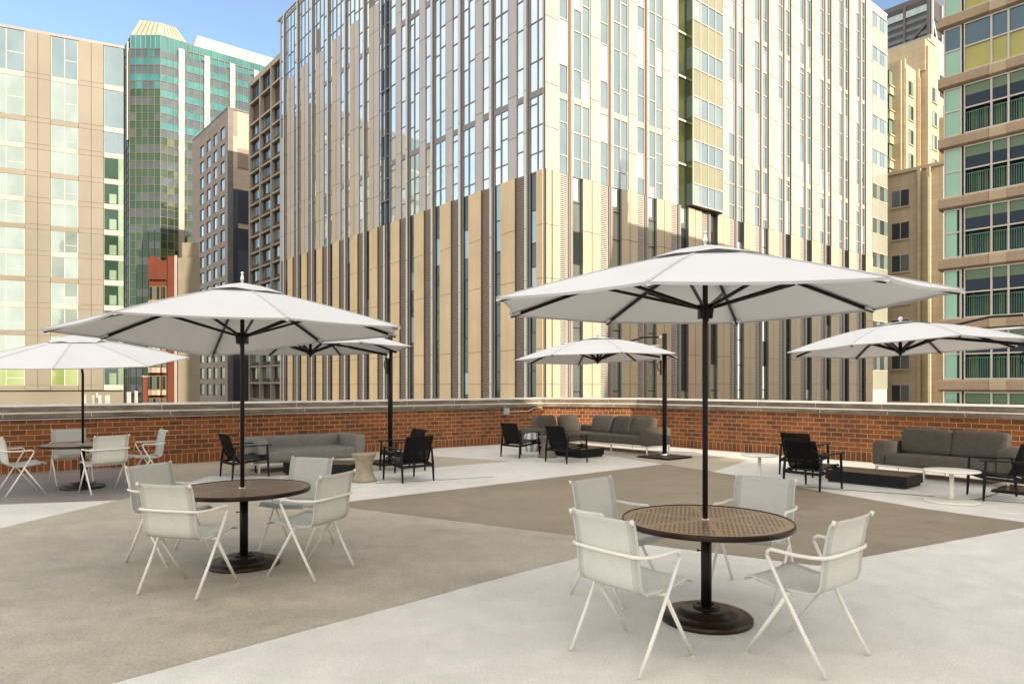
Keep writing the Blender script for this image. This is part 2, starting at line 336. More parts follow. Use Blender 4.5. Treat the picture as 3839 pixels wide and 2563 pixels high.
# ------------------------------------------------------------------ mesh builder
class MB:
    def __init__(s): s.v = []; s.f = []; s.mi = []; s.sm = []
    def add(s, vs, fs, mi=0, smooth=False):
        o = len(s.v); s.v += [tuple(v) for v in vs]
        for f in fs: s.f.append(tuple(i+o for i in f)); s.mi.append(mi); s.sm.append(smooth)
        return s
    def box(s, x0, x1, y0, y1, z0, z1, mi=0):
        v = [(x, y, z) for z in (z0, z1) for y in (y0, y1) for x in (x0, x1)]
        return s.add(v, [(0,2,3,1), (4,5,7,6), (0,1,5,4), (2,6,7,3), (0,4,6,2), (1,3,7,5)], mi)
    def bar(s, p, q, w, h, mi=0, up=(0,0,1), w2=None, h2=None):
        p, q = Vector(p), Vector(q); d = (q-p).normalized(); up = Vector(up)
        if abs(d.dot(up)) > 0.98: up = Vector((0,1,0))
        sx = d.cross(up).normalized(); u = sx.cross(d)
        w2 = w if w2 is None else w2; h2 = h if h2 is None else h2
        v = []
        for c, a, b in ((p, w, h), (q, w2, h2)):
            for i, j in ((-1,-1), (1,-1), (1,1), (-1,1)): v.append(c + sx*(i*a/2) + u*(j*b/2))
        return s.add(v, [(3,2,1,0), (4,5,6,7), (0,1,5,4), (1,2,6,5), (2,3,7,6), (3,0,4,7)], mi)
    def tube(s, pts, r, n=10, mi=0, caps=True, r2=None):
        pts = [Vector(p) for p in pts]; m = len(pts); vs = []; prev = None
        for i, p in enumerate(pts):
            t = (pts[min(i+1, m-1)] - pts[max(i-1, 0)]).normalized()
            if prev is None:
                a = Vector((0,0,1)) if abs(t.z) < 0.9 else Vector((1,0,0)); a = (a - t*a.dot(t)).normalized()
            else: a = (prev - t*prev.dot(t)).normalized()
            prev = a; b = t.cross(a)
            rr = r if r2 is None else r + (r2-r)*i/(m-1)
            for k in range(n):
                th = 2*math.pi*k/n; vs.append(p + a*(rr*math.cos(th)) + b*(rr*math.sin(th)))
        fs = [(i*n+k, i*n+(k+1) % n, (i+1)*n+(k+1) % n, (i+1)*n+k) for i in range(m-1) for k in range(n)]
        s.add(vs, fs, mi, True)
        if caps:
            o = len(s.v)-len(vs)
            s.f.append(tuple(o+k for k in reversed(range(n)))); s.mi.append(mi); s.sm.append(False)
            s.f.append(tuple(o+(m-1)*n+k for k in range(n))); s.mi.append(mi); s.sm.append(False)
        return s
    def lathe(s, prof, n=40, c=(0,0,0), mi=0, sharp=False):
        vs = []; fs = []
        for r, z in prof:
            for k in range(n):
                th = 2*math.pi*k/n; vs.append((c[0]+r*math.cos(th), c[1]+r*math.sin(th), c[2]+z))
        for i in range(len(prof)-1):
            for k in range(n): fs.append((i*n+k, i*n+(k+1) % n, (i+1)*n+(k+1) % n, (i+1)*n+k))
        o = len(s.v); s.add(vs, fs, mi, not sharp)
        for i, rev in ((0, True), (len(prof)-1, False)):
            if prof[i][0] > 1e-4:
                idx = [o+i*n+k for k in range(n)]
                s.f.append(tuple(reversed(idx)) if rev else tuple(idx)); s.mi.append(mi); s.sm.append(False)
        return s
    def prism(s, poly, z0, z1, mi=0):
        n = len(poly); vs = [(x, y, z0) for x, y in poly] + [(x, y, z1) for x, y in poly]
        fs = [tuple(reversed(range(n))), tuple(range(n, 2*n))] + [(i, (i+1) % n, n+(i+1) % n, n+i) for i in range(n)]
        return s.add(vs, fs, mi)
    def quad(s, a, b, c, d, mi=0): return s.add([a, b, c, d], [(0,1,2,3)], mi)
    def sheet(s, g, th, mi=0):
        """thick sheet from a grid of points"""
        m, n = len(g), len(g[0]); G = [[Vector(p) for p in r] for r in g]; N = []
        for i in range(m):
            r = []
            for j in range(n):
                a = G[min(i+1, m-1)][j]-G[max(i-1, 0)][j]; b = G[i][min(j+1, n-1)]-G[i][max(j-1, 0)]
                r.append(a.cross(b).normalized())
            N.append(r)
        vs = [G[i][j]+N[i][j]*th/2 for i in range(m) for j in range(n)] + [G[i][j]-N[i][j]*th/2 for i in range(m) for j in range(n)]
        q = m*n; fs = []
        for i in range(m-1):
            for j in range(n-1):
                a, b, c, d = i*n+j, (i+1)*n+j, (i+1)*n+j+1, i*n+j+1
                fs.append((a, b, c, d)); fs.append((q+d, q+c, q+b, q+a))
        for j in range(n-1):
            fs.append((j, j+1, q+j+1, q+j)); k = (m-1)*n; fs.append((k+j+1, k+j, q+k+j, q+k+j+1))
        for i in range(m-1):
            a, b = i*n, (i+1)*n; fs.append((b, a, q+a, q+b)); a, b = a+n-1, b+n-1; fs.append((a, b, q+b, q+a))
        return s.add(vs, fs, mi, True)
    def cushion(s, c, size, r=0.06, puff=0.02, rot=None, mi=0, N=9, seed=0):
        h = Vector(size)/2; c = Vector(c); rr = min(r, h.x*0.99, h.y*0.99, h.z*0.99); rg = random.Random(seed)
        ph = [rg.uniform(0, 6.28) for _ in range(6)]
        def pt(p):
            q = Vector([p[i]*h[i] for i in range(3)])
            inner = Vector([max(-(h[i]-rr), min(h[i]-rr, q[i])) for i in range(3)])
            d = q-inner
            o = inner + (d.normalized()*rr if d.length > 1e-6 else Vector((0,0,0)))
            ax = max(range(3), key=lambda i: abs(p[i]))
            w = 1.0
            for i in range(3):
                if i != ax: w *= math.cos(p[i]*math.pi/2)**0.6 if abs(p[i]) < 1 else 0
            o[ax] += math.copysign(puff*w, p[ax])
            wob = 0.004*(math.sin(o.x*9+ph[0])+math.sin(o.y*11+ph[1])+math.sin(o.z*13+ph[2]))
            o += o.normalized()*wob if o.length > 0 else o
            return c + (rot @ o if rot else o)
        # non-uniform param so that corners get vertices
        us = [-1, -0.96, -0.85, -0.6, -0.2, 0.2, 0.6, 0.85, 0.96, 1]
        n = len(us)
        for ax in range(3):
            for sg in (-1, 1):
                vs = []
                for a in us:
                    for b in us:
                        p = [0, 0, 0]; p[ax] = sg; p[(ax+1) % 3] = a; p[(ax+2) % 3] = b; vs.append(pt(p))
                fs = []
                for i in range(n-1):
                    for j in range(n-1):
                        f = (i*n+j, (i+1)*n+j, (i+1)*n+j+1, i*n+j+1); fs.append(f if sg > 0 else tuple(reversed(f)))
                s.add(vs, fs, mi, True)
        return s
    def build(s, name, mats, parent=None, loc=None, weld=False):
        me = bpy.data.meshes.new(name); me.from_pydata(s.v, [], s.f)
        mats = mats if isinstance(mats, (list, tuple)) else [mats]
        for m in mats: me.materials.append(M[m] if isinstance(m, str) else m)
        me.polygons.foreach_set('material_index', s.mi); me.polygons.foreach_set('use_smooth', s.sm)
        if weld:
            import bmesh
            bm = bmesh.new(); bm.from_mesh(me); bmesh.ops.remove_doubles(bm, verts=bm.verts, dist=0.0008); bm.to_mesh(me); bm.free()
        me.update()
        o = bpy.data.objects.new(name, me); COL.objects.link(o)
        if parent: o.parent = parent
        if loc: o.location = loc
        return o

def tag(o, label=None, cat=None, group=None, kind=None):
    if label: o['label'] = label
    if cat: o['category'] = cat
    if group: o['group'] = group
    if kind: o['kind'] = kind
    return o
def thing(name, label, cat, loc=(0,0,0), rz=0.0, group=None):
    o = bpy.data.objects.new(name, None); COL.objects.link(o); o.empty_display_size = 0.2
    o.location = loc; o.rotation_euler = (0, 0, rz); return tag(o, label, cat, group)
def copy_tree(o, parent=None):
    c = o.copy(); COL.objects.link(c); c.parent = parent
    for ch in [x for x in bpy.data.objects if x.parent == o]: copy_tree(ch, c)
    return c

# ================================================================== TERRACE (structure)
K1, K2 = (0.913, 20.59), (3.56, 19.87)
WL, WR = (-16.0, 8.71), (16.2, 6.036)
floor_poly = [WL, (-16, -13), (16.2, -13), WR, K2, K1]
MB().prism(floor_poly, -0.35, 0.0).build('terrace_floor', 'floor_light'); tag(bpy.data.objects['terrace_floor'], kind='structure')
zones = [
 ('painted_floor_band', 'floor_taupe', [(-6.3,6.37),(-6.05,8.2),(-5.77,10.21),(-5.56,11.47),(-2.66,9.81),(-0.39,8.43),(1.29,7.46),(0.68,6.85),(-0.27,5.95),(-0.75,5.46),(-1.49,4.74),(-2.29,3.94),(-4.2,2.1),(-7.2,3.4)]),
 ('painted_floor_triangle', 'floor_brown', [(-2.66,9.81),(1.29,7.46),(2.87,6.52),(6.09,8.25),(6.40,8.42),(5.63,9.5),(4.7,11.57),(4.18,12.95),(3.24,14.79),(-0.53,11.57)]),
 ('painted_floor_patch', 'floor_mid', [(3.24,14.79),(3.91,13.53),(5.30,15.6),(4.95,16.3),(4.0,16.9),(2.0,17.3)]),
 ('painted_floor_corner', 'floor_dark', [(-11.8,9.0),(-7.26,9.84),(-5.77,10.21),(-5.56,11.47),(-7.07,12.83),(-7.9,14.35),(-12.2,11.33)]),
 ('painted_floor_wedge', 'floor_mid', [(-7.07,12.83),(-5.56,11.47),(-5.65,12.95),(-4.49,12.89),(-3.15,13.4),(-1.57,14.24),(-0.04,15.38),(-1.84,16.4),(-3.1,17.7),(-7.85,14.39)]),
]
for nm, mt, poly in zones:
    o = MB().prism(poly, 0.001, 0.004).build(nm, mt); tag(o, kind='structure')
# saw-cut joints in the deck
mb = MB()
mb.bar((-2.35, 11.9, 0.0045), (-0.35, 12.75, 0.0045), 0.012, 0.003)
mb.bar((4.70, 11.62, 0.0045), (7.6, 9.75, 0.0045), 0.016, 0.005)
mb.bar((6.45, 9.9, 0.0045), (7.6, 10.85, 0.0045), 0.014, 0.005)
tag(mb.build('floor_joint', 'rubber'), kind='structure')
tag(MB().prism([(-16.2,8.9),(-16.2,-13.2),(16.4,-13.2),(16.4,6.3),(3.7,20.25),(0.8,20.98)], -29.9, -0.36).build('terrace_building', 'tan_panel'), kind='structure')
tag(MB().prism([(-1500,-1500),(1500,-1500),(1500,1500),(-1500,1500)], -31, -30).build('ground', simple('asphalt', (0.05,0.05,0.05), 0.9)), kind='structure')

# ------------------------------------------------------------------ parapet walls
def parapet(p, q, label, t0, t1, header=False, blk=1.44, off=0.3, name='parapet_wall'):
    p, q = Vector(p), Vector(q); L = (q-p).length; a = math.atan2(q.y-p.y, q.x-p.x)
    T = thing(name, label, 'wall', (p.x, p.y, 0), a, 'brick parapet walls round the terrace')
    def slab(mbx, x0, x1, y0, y1, z0, z1, s0, s1, slope=0.0):
        vs = []
        for z in (z0, z1):
            for xx, yy, s in ((x0, y0, s0), (x1, y0, s1), (x1, y1, s1), (x0, y1, s0)):
                vs.append((xx + (yy*s if s else 0), yy, z + (slope*(yy-y0) if z == z1 else 0)))
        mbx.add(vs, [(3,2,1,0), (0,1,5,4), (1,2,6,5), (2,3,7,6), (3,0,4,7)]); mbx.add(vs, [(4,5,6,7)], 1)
    m = MB(); slab(m, 0, L, 0, 0.36, 0.218, 1.045, -t0, t1); m.build('brick_face', ['brick_header' if header else 'brick']*2, T)
    m = MB(); slab(m, 0, L, -0.002, 0.358, 0.0, 0.216, -t0, t1); m.build('soldier_course', ['soldier']*2, T)
    m = MB(); slab(m, 0, L, -0.055, 0.40, 1.047, 1.128, -t0, t1, 0.13); slab(m, 0, L, 0.055, 0.46, 1.146, 1.262, -t0, t1, 0.09)
    m.build('mortar_joint', ['mortar', 'mortar'], T)
    for lvl, (y0, y1, z0, z1, o_) in enumerate(((-0.062, 0.16, 1.044, 1.134, off+0.15), (0.047, 0.47, 1.164, 1.268, off))):
        xs = [0.0]; x = o_
        while x < L-0.25: xs.append(x); x += blk
        xs.append(L)
        for i in range(len(xs)-1):
            g0 = 0 if i == 0 else 0.008; g1 = 0 if i == len(xs)-2 else 0.008
            m = MB(); j = rnd.uniform(-0.002, 0.002)
            slab(m, xs[i]+g0, xs[i+1]-g1, y0+j, y1, z0, z1+j, -t0 if i == 0 else 0, t1 if i == len(xs)-2 else 0, (0.13, 0.09)[lvl])
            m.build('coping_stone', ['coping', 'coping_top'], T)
    return T
a1 = math.degrees(math.atan2(K1[1]-WL[1], K1[0]-WL[0])); a2 = math.degrees(math.atan2(K2[1]-K1[1], K2[0]-K1[0])); a3 = math.degrees(math.atan2(WR[1]-K2[1], WR[0]-K2[0]))
tA = math.tan(R((a1-a2)/2)); tB = math.tan(R((a2-a3)/2))
wall_l = parapet(WL, K1, 'long red brick parapet behind the light grey sofa, on the left', 0, tA, off=0.40)
parapet(K1, K2, 'short sunlit red brick parapet across the corner behind the sectional sofa', tA, tB, header=True, blk=1.3, off=0.65)
parapet(K2, WR, 'red brick parapet on the right behind the two cushion sofa', tB, 0, off=0.8)
# conduit run and junction box on the left wall
d1 = Vector((math.cos(R(a1)), math.sin(R(a1)), 0)); n1 = Vector((d1.y, -d1.x, 0))
def onwall(s, z, off=0.03): p = Vector((K1[0], K1[1], 0)) - d1*s + n1*off; return (p.x, p.y, z)
T = thing('junction_box', 'grey metal junction box with conduit on the brick wall by the corner', 'junction box', onwall(1.36, 0.93, 0.0), R(a1))
m = MB(); m.box(-0.10, 0.10, -0.09, -0.002, -0.09, 0.10); m.box(-0.08, 0.08, -0.10, -0.091, -0.07, 0.08); m.build('box_body', 'galv', T)
m = MB(); m.tube([(0.10,-0.03,-0.01),(0.80,-0.03,-0.01),(0.98,-0.03,0.07),(1.15,-0.03,0.09),(1.30,-0.045,0.092)], 0.014, 8); m.build('conduit', 'mullion_white', T)
T = thing('wall_conduit', 'thin pale conduit running under the stone coping of the left wall', 'conduit', onwall(14, 1.02, 0.0), R(a1))
m = MB(); m.tube([(0,-0.03,0),(12.9,-0.03,0)], 0.012, 8); m.build('pipe', 'silver', T)

# ================================================================== SMALL FURNITURE BUILDERS
def poly_grid(prof, w0, w1, nx=7, sag=0.0, wf=None):
    g = []
    for i, (y, z) in enumerate(prof):
        w = w0 + (w1-w0)*i/(len(prof)-1)
        g.append([(w*(2*j/(nx-1)-1), y + (sag[0] if isinstance(sag, tuple) else 0)*(1-(2*j/(nx-1)-1)**2),
                   z - (sag[1] if isinstance(sag, tuple) else sag)*(1-(2*j/(nx-1)-1)**2)) for j in range(nx)])
    return g
def make_armchair():
    T = thing('armchair', 'x', 'armchair')
    back = [(-0.292,0.905),(-0.272,0.88),(-0.252,0.80),(-0.238,0.72),(-0.228,0.64),(-0.222,0.57),(-0.216,0.52),(-0.20,0.484),(-0.172,0.466)]
    seat = [(-0.172,0.466),(-0.10,0.460),(0.0,0.460),(0.09,0.468),(0.17,0.482),(0.225,0.492),(0.258,0.486),(0.278,0.462)]
    MB().sheet(poly_grid(back, 0.245, 0.25, 9, (-0.02, 0)), 0.009).build('backrest', 'sling', T)
    MB().sheet(poly_grid(seat, 0.25, 0.245, 9, 0.012), 0.009).build('seat', 'sling', T)
    for sx in (-1, 1):
        prof = back + seat[1:]
        m = MB(); m.tube([(sx*0.250, y, z-0.001) for y, z in prof], 0.0085, 8); m.build('side_rail', 'sling', T)
        m = MB(); m.tube([(sx*0.250, -0.288, 0.888),(sx*0.250, -0.297, 0.914)], 0.0125, 8); m.build('rail_cap', 'white_metal', T)
    # arm rail round the back
    pts = []
    for sx in (-1, 1):
        side = [(sx*0.292, 0.100, 0.655),(sx*0.292, 0.092, 0.682),(sx*0.292, 0.07, 0.694),(sx*0.292, 0.0, 0.690),(sx*0.292,-0.10,0.686),(sx*0.290,-0.19,0.690),(sx*0.272,-0.245,0.693),(sx*0.22,-0.262,0.694)]
        pts += side if sx == -1 else list(reversed(side))
        if sx == -1: pts += [(x_, -0.272+0.004*abs(x_)*4, 0.694) for x_ in (-0.12, 0, 0.12)]
    m = MB(); m.tube(pts, 0.0115, 10); m.build('arm_rail', 'white_metal', T)
    for sx in (-1, 1):
        m = MB(); m.tube([(sx*0.292,0.101,0.656),(sx*0.288,0.02,0.50),(sx*0.284,-0.12,0.245),(sx*0.28,-0.262,0.006)], 0.0115, 10, r2=0.0125); m.build('leg', 'white_metal', T)
        m = MB(); m.tube([(sx*0.284,-0.022,0.425),(sx*0.266,0.262,0.006)], 0.0135, 10, r2=0.0115)
        m.tube([(sx*0.266,0.262,0.007),(sx*0.266,0.263,0.0)], 0.013, 8); m.build('leg', 'white_metal', T)
    m = MB(); m.tube([(-0.286,-0.012,0.438),(-0.2,-0.008,0.432),(0.2,-0.008,0.432),(0.286,-0.012,0.438)], 0.0125, 8)
    m.tube([(-0.236,0.20,0.468),(-0.236,0.0,0.446),(-0.236,-0.15,0.45)], 0.008, 6); m.tube([(0.236,0.20,0.468),(0.236,0.0,0.446),(0.236,-0.15,0.45)], 0.008, 6)
    m.build('seat_frame', 'white_metal', T)
    m = MB()
    for sx in (-1, 1): m.lathe([(0.0065,0),(0.0065,0.003)], 10, (0,0,0))
    return T

def make_lounge():
    T = thing('lounge_chair', 'x', 'lounge chair')
    back = [(-0.385,0.800),(-0.365,0.76),(-0.335,0.68),(-0.305,0.59),(-0.275,0.50),(-0.25,0.42),(-0.225,0.365),(-0.195,0.338)]
    seat = [(-0.195,0.338),(-0.12,0.335),(0.0,0.350),(0.12,0.370),(0.22,0.390),(0.285,0.402),(0.312,0.392),(0.322,0.37)]
    MB().sheet(poly_grid(back, 0.268, 0.272, 7, (-0.02, 0)), 0.006).build('backrest', 'black_mesh', T)
    MB().sheet(poly_grid(seat, 0.272, 0.268, 7, 0.015), 0.008).build('seat', 'black_alu', T)
    for sx in (-1, 1):
        m = MB(); m.tube([(sx*0.270, y, z) for y, z in back+seat[1:]], 0.011, 8); m.build('side_rail', 'black_alu', T)
        x = sx*0.315
        m = MB(); m.bar((x, -0.325, 0), (x, -0.305, 0.30), 0.022, 0.024, w2=0.032, h2=0.036); m.bar((x,-0.305,0.30),(x,-0.262,0.575), 0.032, 0.036, w2=0.026, h2=0.024); m.build('leg', 'black_alu', T)
        m = MB(); m.bar((x, 0.335, 0), (x, 0.318, 0.32), 0.022, 0.024, w2=0.032, h2=0.036); m.bar((x,0.318,0.32),(x,0.305,0.575), 0.032, 0.036, w2=0.026, h2=0.024); m.build('leg', 'black_alu', T)
        m = MB()
        g = [[(x+sx*0.004 + w*(0.019+0.012*math.sin(math.pi*min(1, k/7))), -0.30+0.685*k/8, 0.583+0.012*math.sin(k/8*1.6)-0.01) for w in (-1, -0.3, 0.3, 1)] for k in range(9)]
        m.sheet(g, 0.018); m.build('armrest', 'black_alu', T)
        m = MB(); m.bar((x,-0.31,0.275),(x,0.318,0.335),0.022,0.045); m.build('side_stretcher', 'black_alu', T)
    m = MB(); m.bar((-0.315,-0.305,0.275),(0.315,-0.305,0.275),0.022,0.045); m.build('rear_stretcher', 'black_alu', T)
    m = MB(); m.bar((-0.315,0.318,0.335),(0.315,0.318,0.335),0.022,0.040); m.bar((-0.27,0.25,0.37),(0.27,0.25,0.37),0.02,0.02); m.bar((-0.315,-0.2,0.315),(0.315,-0.2,0.315),0.02,0.025); m.build('front_stretcher', 'black_alu', T)
    return T

def place(proto, first, label, x, y, heading, group, z=0.0):
    o = proto if first else copy_tree(proto)
    o.location = (x, y, z); o.rotation_euler = (0, 0, R(heading-90)); o['label'] = label; o['group'] = group
    return o

chair = make_armchair(); G1 = 'white armchairs round the dining tables'
chairs = [
 (0.758,4.385,39.7,'white sling armchair nearest the camera, left front of the near right table'),
 (1.855,4.375,129.6,'white sling armchair at the near right table, turned left, its right front seat'),
 (0.862,5.631,-47.7,'white sling armchair behind the front left chair of the near right table'),
 (1.974,5.70,-130,'white sling armchair facing the camera across the near right table'),
 (-2.684,5.778,74.6,'white sling armchair with its back to the camera, front left of the middle table'),
 (-3.343,6.797,-23,'white sling armchair at the left rear of the middle table, half hidden'),
 (-1.824,6.31,157.9,'white sling armchair on the right of the middle table, turned left'),
 (-2.251,7.258,-107,'white sling armchair behind the middle table, in front of the fire table'),
 (-7.62,10.78,47,'white sling armchair at the far left edge, left of the farthest table'),
 (-7.62,12.02,-47,'white sling armchair behind the farthest left table, against the brick wall'),
 (-6.43,10.945,142,'white sling armchair with its back to the camera, front of the farthest left table'),
 (-6.33,11.98,-141,'white sling armchair right of the farthest left table, nearest the brick wall'),
]
for i, (x, y, h, lb) in enumerate(chairs): place(chair, i == 0, lb, x, y, h, G1)
lounge = make_lounge(); G2 = 'black mesh lounge chairs by the sofas'
lchairs = [
 (-4.95,12.83,41,'black mesh lounge chair left of the light grey sofa, turned right'),
 (-2.165,13.74,217,'black mesh lounge chair right of the light grey sofa, the rear of the pair'),
 (-1.84,12.35,129.7,'black mesh lounge chair with its back to the camera beside the hourglass stool'),
 (0.19,16.4,43.5,'black mesh lounge chair left of the striped barrel stool, near the sectional'),
 (1.19,15.25,42.6,'black mesh lounge chair in front of the grey hourglass stool and sectional'),
 (5.51,13.1,42,'black mesh lounge chair farther back of the overlapping pair at right'),
 (4.92,11.37,36,'black mesh lounge chair in front, of the overlapping pair at right'),
 (7.28,10.34,165,'black mesh lounge chair at the right edge, turned left beside the white table'),
]
for i, (x, y, h, lb) in enumerate(lchairs): place(lounge, i == 0, lb, x, y, h, G2)

# ------------------------------------------------------------------ dining tables
def make_table():
    T = thing('dining_table', 'x', 'table'); r = 0.605
    m = MB(); m.lathe([(r-0.012,0.716),(r-0.012,0.722)], 96, sharp=True); m.build('tabletop', 'perf', T)
    m = MB(); m.lathe([(r-0.035,0.690),(r-0.002,0.690),(r,0.694),(r,0.722),(r-0.004,0.7285),(r-0.011,0.7285),(r-0.013,0.7225),(r-0.013,0.7155),(r-0.035,0.7145),(r-0.035,0.690)], 96); m.build('rim', 'bronze_base', T)
    m = MB(); m.lathe([(0.038,0.05),(0.038,0.715)], 28); m.lathe([(0.05,0.700),(0.16,0.706),(0.16,0.7145)], 28)
    m.lathe([(0.012,0.0),(0.012,0.02)], 10, (0,0,0.3)); m.tube([(-0.036,0,0.50),(-0.06,0,0.50)], 0.004, 6); m.tube([(-0.058,0,0.50),(-0.068,0,0.50)], 0.009, 8); m.build('pedestal', 'bronze', T)
    m = MB(); m.lathe([(0.322,0.0),(0.327,0.006),(0.326,0.028),(0.312,0.040),(0.24,0.052),(0.205,0.060),(0.188,0.078),(0.180,0.084),(0.10,0.088),(0.0,0.088)], 64)
    m.build('base', 'bronze_base', T)
    m = MB(); m.lathe([(0.095,0.088),(0.095,0.096),(0.04,0.098)], 32)
    for k in range(4):
        a = k*math.pi/2+0.5; m.lathe([(0.010,0.096),(0.010,0.106),(0.0,0.108)], 8, (0.07*math.cos(a),0.07*math.sin(a),0))
    m.build('flange', 'bronze', T)
    return T
tab = make_table(); G3 = 'round perforated bronze dining tables'
tabs = [(1.408,5.03,0.1,'round bronze perforated table nearest the camera, on the right'),
        (-2.53,6.55,0.45,'round bronze perforated table in the middle left, between four white armchairs'),
        (-7.05,11.4,0.9,'round bronze perforated table farthest back, by the left brick wall')]
for i, (x, y, a, lb) in enumerate(tabs):
    o = tab if i == 0 else copy_tree(tab); o.location = (x, y, 0); o.rotation_euler = (0,0,a); o['label'] = lb; o['group'] = G3

# ------------------------------------------------------------------ umbrellas
def canopy(T, c, corners, peak, Rr, cant=False):
    """corners: 8 absolute (x,y,z) of the rim, c: hub (x,y), peak: (x,y,z); everything local to T"""
    pk = Vector(peak); cs = [Vector(p) for p in corners]; NR, NA = 10, 8
    def rib(p, t):
        q = pk.lerp(p, t); bulge = 0.022 if not cant else 0.085
        q.z += bulge*math.sin(math.pi*t**0.9)*(1 if cant else 0.8); return q
    m = MB()
    for k in range(8):
        a, b = cs[k], cs[(k+1) % 8]; g = []
        for i in range(NR+1):
            t = i/NR; row = []
            for j in range(NA+1):
                u = j/NA; q = rib(a, t).lerp(rib(b, t), u)
                sg = math.sin(math.pi*u)
                q.z -= 0.012*sg*t*(1-0.45*t)
                # scalloped edge: fabric pulls in a little between the ribs
                q2 = pk.copy(); q2.z = q.z; q = q.lerp(q2, 0.03*sg*t*t); row.append(q)
            g.append(row)
        n = NA+1
        vs = [p for r_ in g for p in r_]
        m.add(vs, [(i*n+j, (i+1)*n+j, (i+1)*n+j+1, i*n+j+1) for i in range(NR) for j in range(NA)], 0, True)
    # hem: folded edge below the rim
    for k in range(8):
        a, b = cs[k], cs[(k+1) % 8]; vs = []; nn = 9
        for j in range(nn):
            u = j/(nn-1); q = rib(a, 1).lerp(rib(b, 1), u); sg = math.sin(math.pi*u); q.z -= 0.012*sg*0.55
            q2 = pk.copy(); q2.z = q.z; q = q.lerp(q2, 0.03*sg)
            q3 = q.lerp(q2, 0.012); q3.z = q.z-0.014
            vs += [q, q3]
        m.add(vs, [(2*j, 2*j+1, 2*j+3, 2*j+2) for j in range(nn-1)], 0, True)
    for k in range(8):
        pts = [rib(cs[k], i/6)+Vector((0, 0, 0.0025)) for i in range(1, 7)]
        for p, q in zip(pts, pts[1:]): m.bar(p, q, 0.022, 0.004, 1)
    can = m.build('canopy', ['canvas', 'canvas_seam'], T)
    # vent cap
    m = MB(); vt = []
    for k in range(8):
        p = rib(cs[k], 0.27); p.z += 0.014; vt.append(p)
    top = pk+Vector((0,0,0.03))
    for k in range(8):
        a, b = vt[k], vt[(k+1) % 8]
        mid = a.lerp(b, 0.5).lerp(top, 0.05); mid.z += 0.016*(1 if k % 2 else 0.3)
        q1, q2, q3 = a.lerp(top, 0.5), b.lerp(top, 0.5), mid.lerp(top, 0.5)
        for q in (q1, q2, q3): q.z += 0.012
        m.add([a, mid, b, q1, q3, q2, top], [(0,1,4,3), (1,2,5,4), (3,4,6), (4,5,6)], 0, True)
    m.build('vent_cap', 'canvas', can, weld=True)
    return rib, cs, pk
def centre_umbrella(label, x, y, rot, offs, Rr, zpeak, tiltpk=(0,0), pole_top=None, group='dining table umbrellas'):
    T = thing('umbrella', label, 'umbrella', (x, y, 0), 0, group)
    cs = []
    for k in range(8):
        a = R(rot+45*k); cs.append((Rr*math.cos(a)+tiltpk[0]*0.4, Rr*math.sin(a)+tiltpk[1]*0.4, offs[k]))
    zr = sum(offs)/8; pk = (tiltpk[0], tiltpk[1], zpeak)
    rib, cc, pkv = canopy(T, (0,0), cs, pk, Rr)
    hub = Vector((tiltpk[0]*0.55, tiltpk[1]*0.55, zr-0.02))
    m = MB(); joint = Vector((0, 0, zr-0.25)) if (tiltpk[0] or tiltpk[1]) else Vector((0,0,zr))
    m.tube([(0,0,0.10),(0,0,joint.z),(pk[0],pk[1],zpeak-0.02)], 0.0195, 16); m.build('pole', 'bronze', T)
    m = MB(); m.lathe([(0.032,0.722),(0.032,0.729),(0.021,0.733)], 20); m.build('collar', 'chrome', T)
    for k in range(8):
        m = MB()
        pts = [rib(cc[k], t)-Vector((0,0,0.024)) for t in (0.03, 0.25, 0.5, 0.75, 0.985)]
        for p, q in zip(pts, pts[1:]): m.bar(p, q, 0.016, 0.026)
        r_ = m.build('rib', 'bronze', T)
        m = MB(); a = R(rot+45*k); m.bar(hub+Vector((0.04*math.cos(a),0.04*math.sin(a),0)), rib(cc[k], 0.50)-Vector((0,0,0.045)), 0.014, 0.022); m.build('strut', 'bronze', r_)
        e = rib(cc[k], 0.97); f_ = rib(cc[k], 1.0)
        d = (f_-e).normalized(); m = MB(); sdv = Vector((-d.y, d.x, 0)).normalized()
        b0 = f_-d*0.12-Vector((0,0,0.012)); m.add([b0+sdv*0.05, b0-sdv*0.05, f_-Vector((0,0,0.010)), b0+sdv*0.05-Vector((0,0,0.02)), b0-sdv*0.05-Vector((0,0,0.02)), f_-Vector((0,0,0.026))],
              [(0,1,2), (3,5,4), (0,2,5,3), (1,4,5,2), (0,3,4,1)]); m.build('corner_pocket', 'canvas', r_)
    m = MB(); m.box(-0.045, 0.045, -0.04, 0.04, hub.z-0.075, hub.z+0.03); m.tube([(0.05,-0.02,hub.z-0.02),(-0.05,-0.02,hub.z-0.02)], 0.02, 12)
    m.box(-0.006,0.012,-0.05,-0.042,hub.z-0.10,hub.z+0.01); m.build('runner', 'bronze', T)
    m = MB(); m.lathe([(0.018,0.0),(0.010,0.006),(0.010,0.012),(0.014,0.024),(0.017,0.045),(0.012,0.072),(0.008,0.082),(0.009,0.085),(0.0135,0.093),(0.0135,0.102),(0.008,0.11),(0.0,0.112)], 16, (pk[0],pk[1],zpeak+0.022)); m.build('finial', 'chrome', T)
    return T
# umbrella 1 (rim heights, corner by corner)
centre_umbrella('large white umbrella over the near right table', 1.40, 5.03, 19,
    [2.30, 2.275, 2.285, 2.275, 2.265, 2.235, 2.245, 2.29], 1.59, 2.68)
centre_umbrella('large white umbrella over the middle table', -2.545, 6.55, 33,
    [2.225, 2.20, 2.02, 2.17, 2.15, 2.225, 2.20, 2.22], 1.58, 2.63)
centre_umbrella('white umbrella tipped forward over the farthest left table', -7.05, 11.4, 20,
    [2.16, 2.30, 2.33, 2.24, 2.06, 1.935, 1.925, 1.98], 1.62, 2.47, tiltpk=(0.0, -0.16))

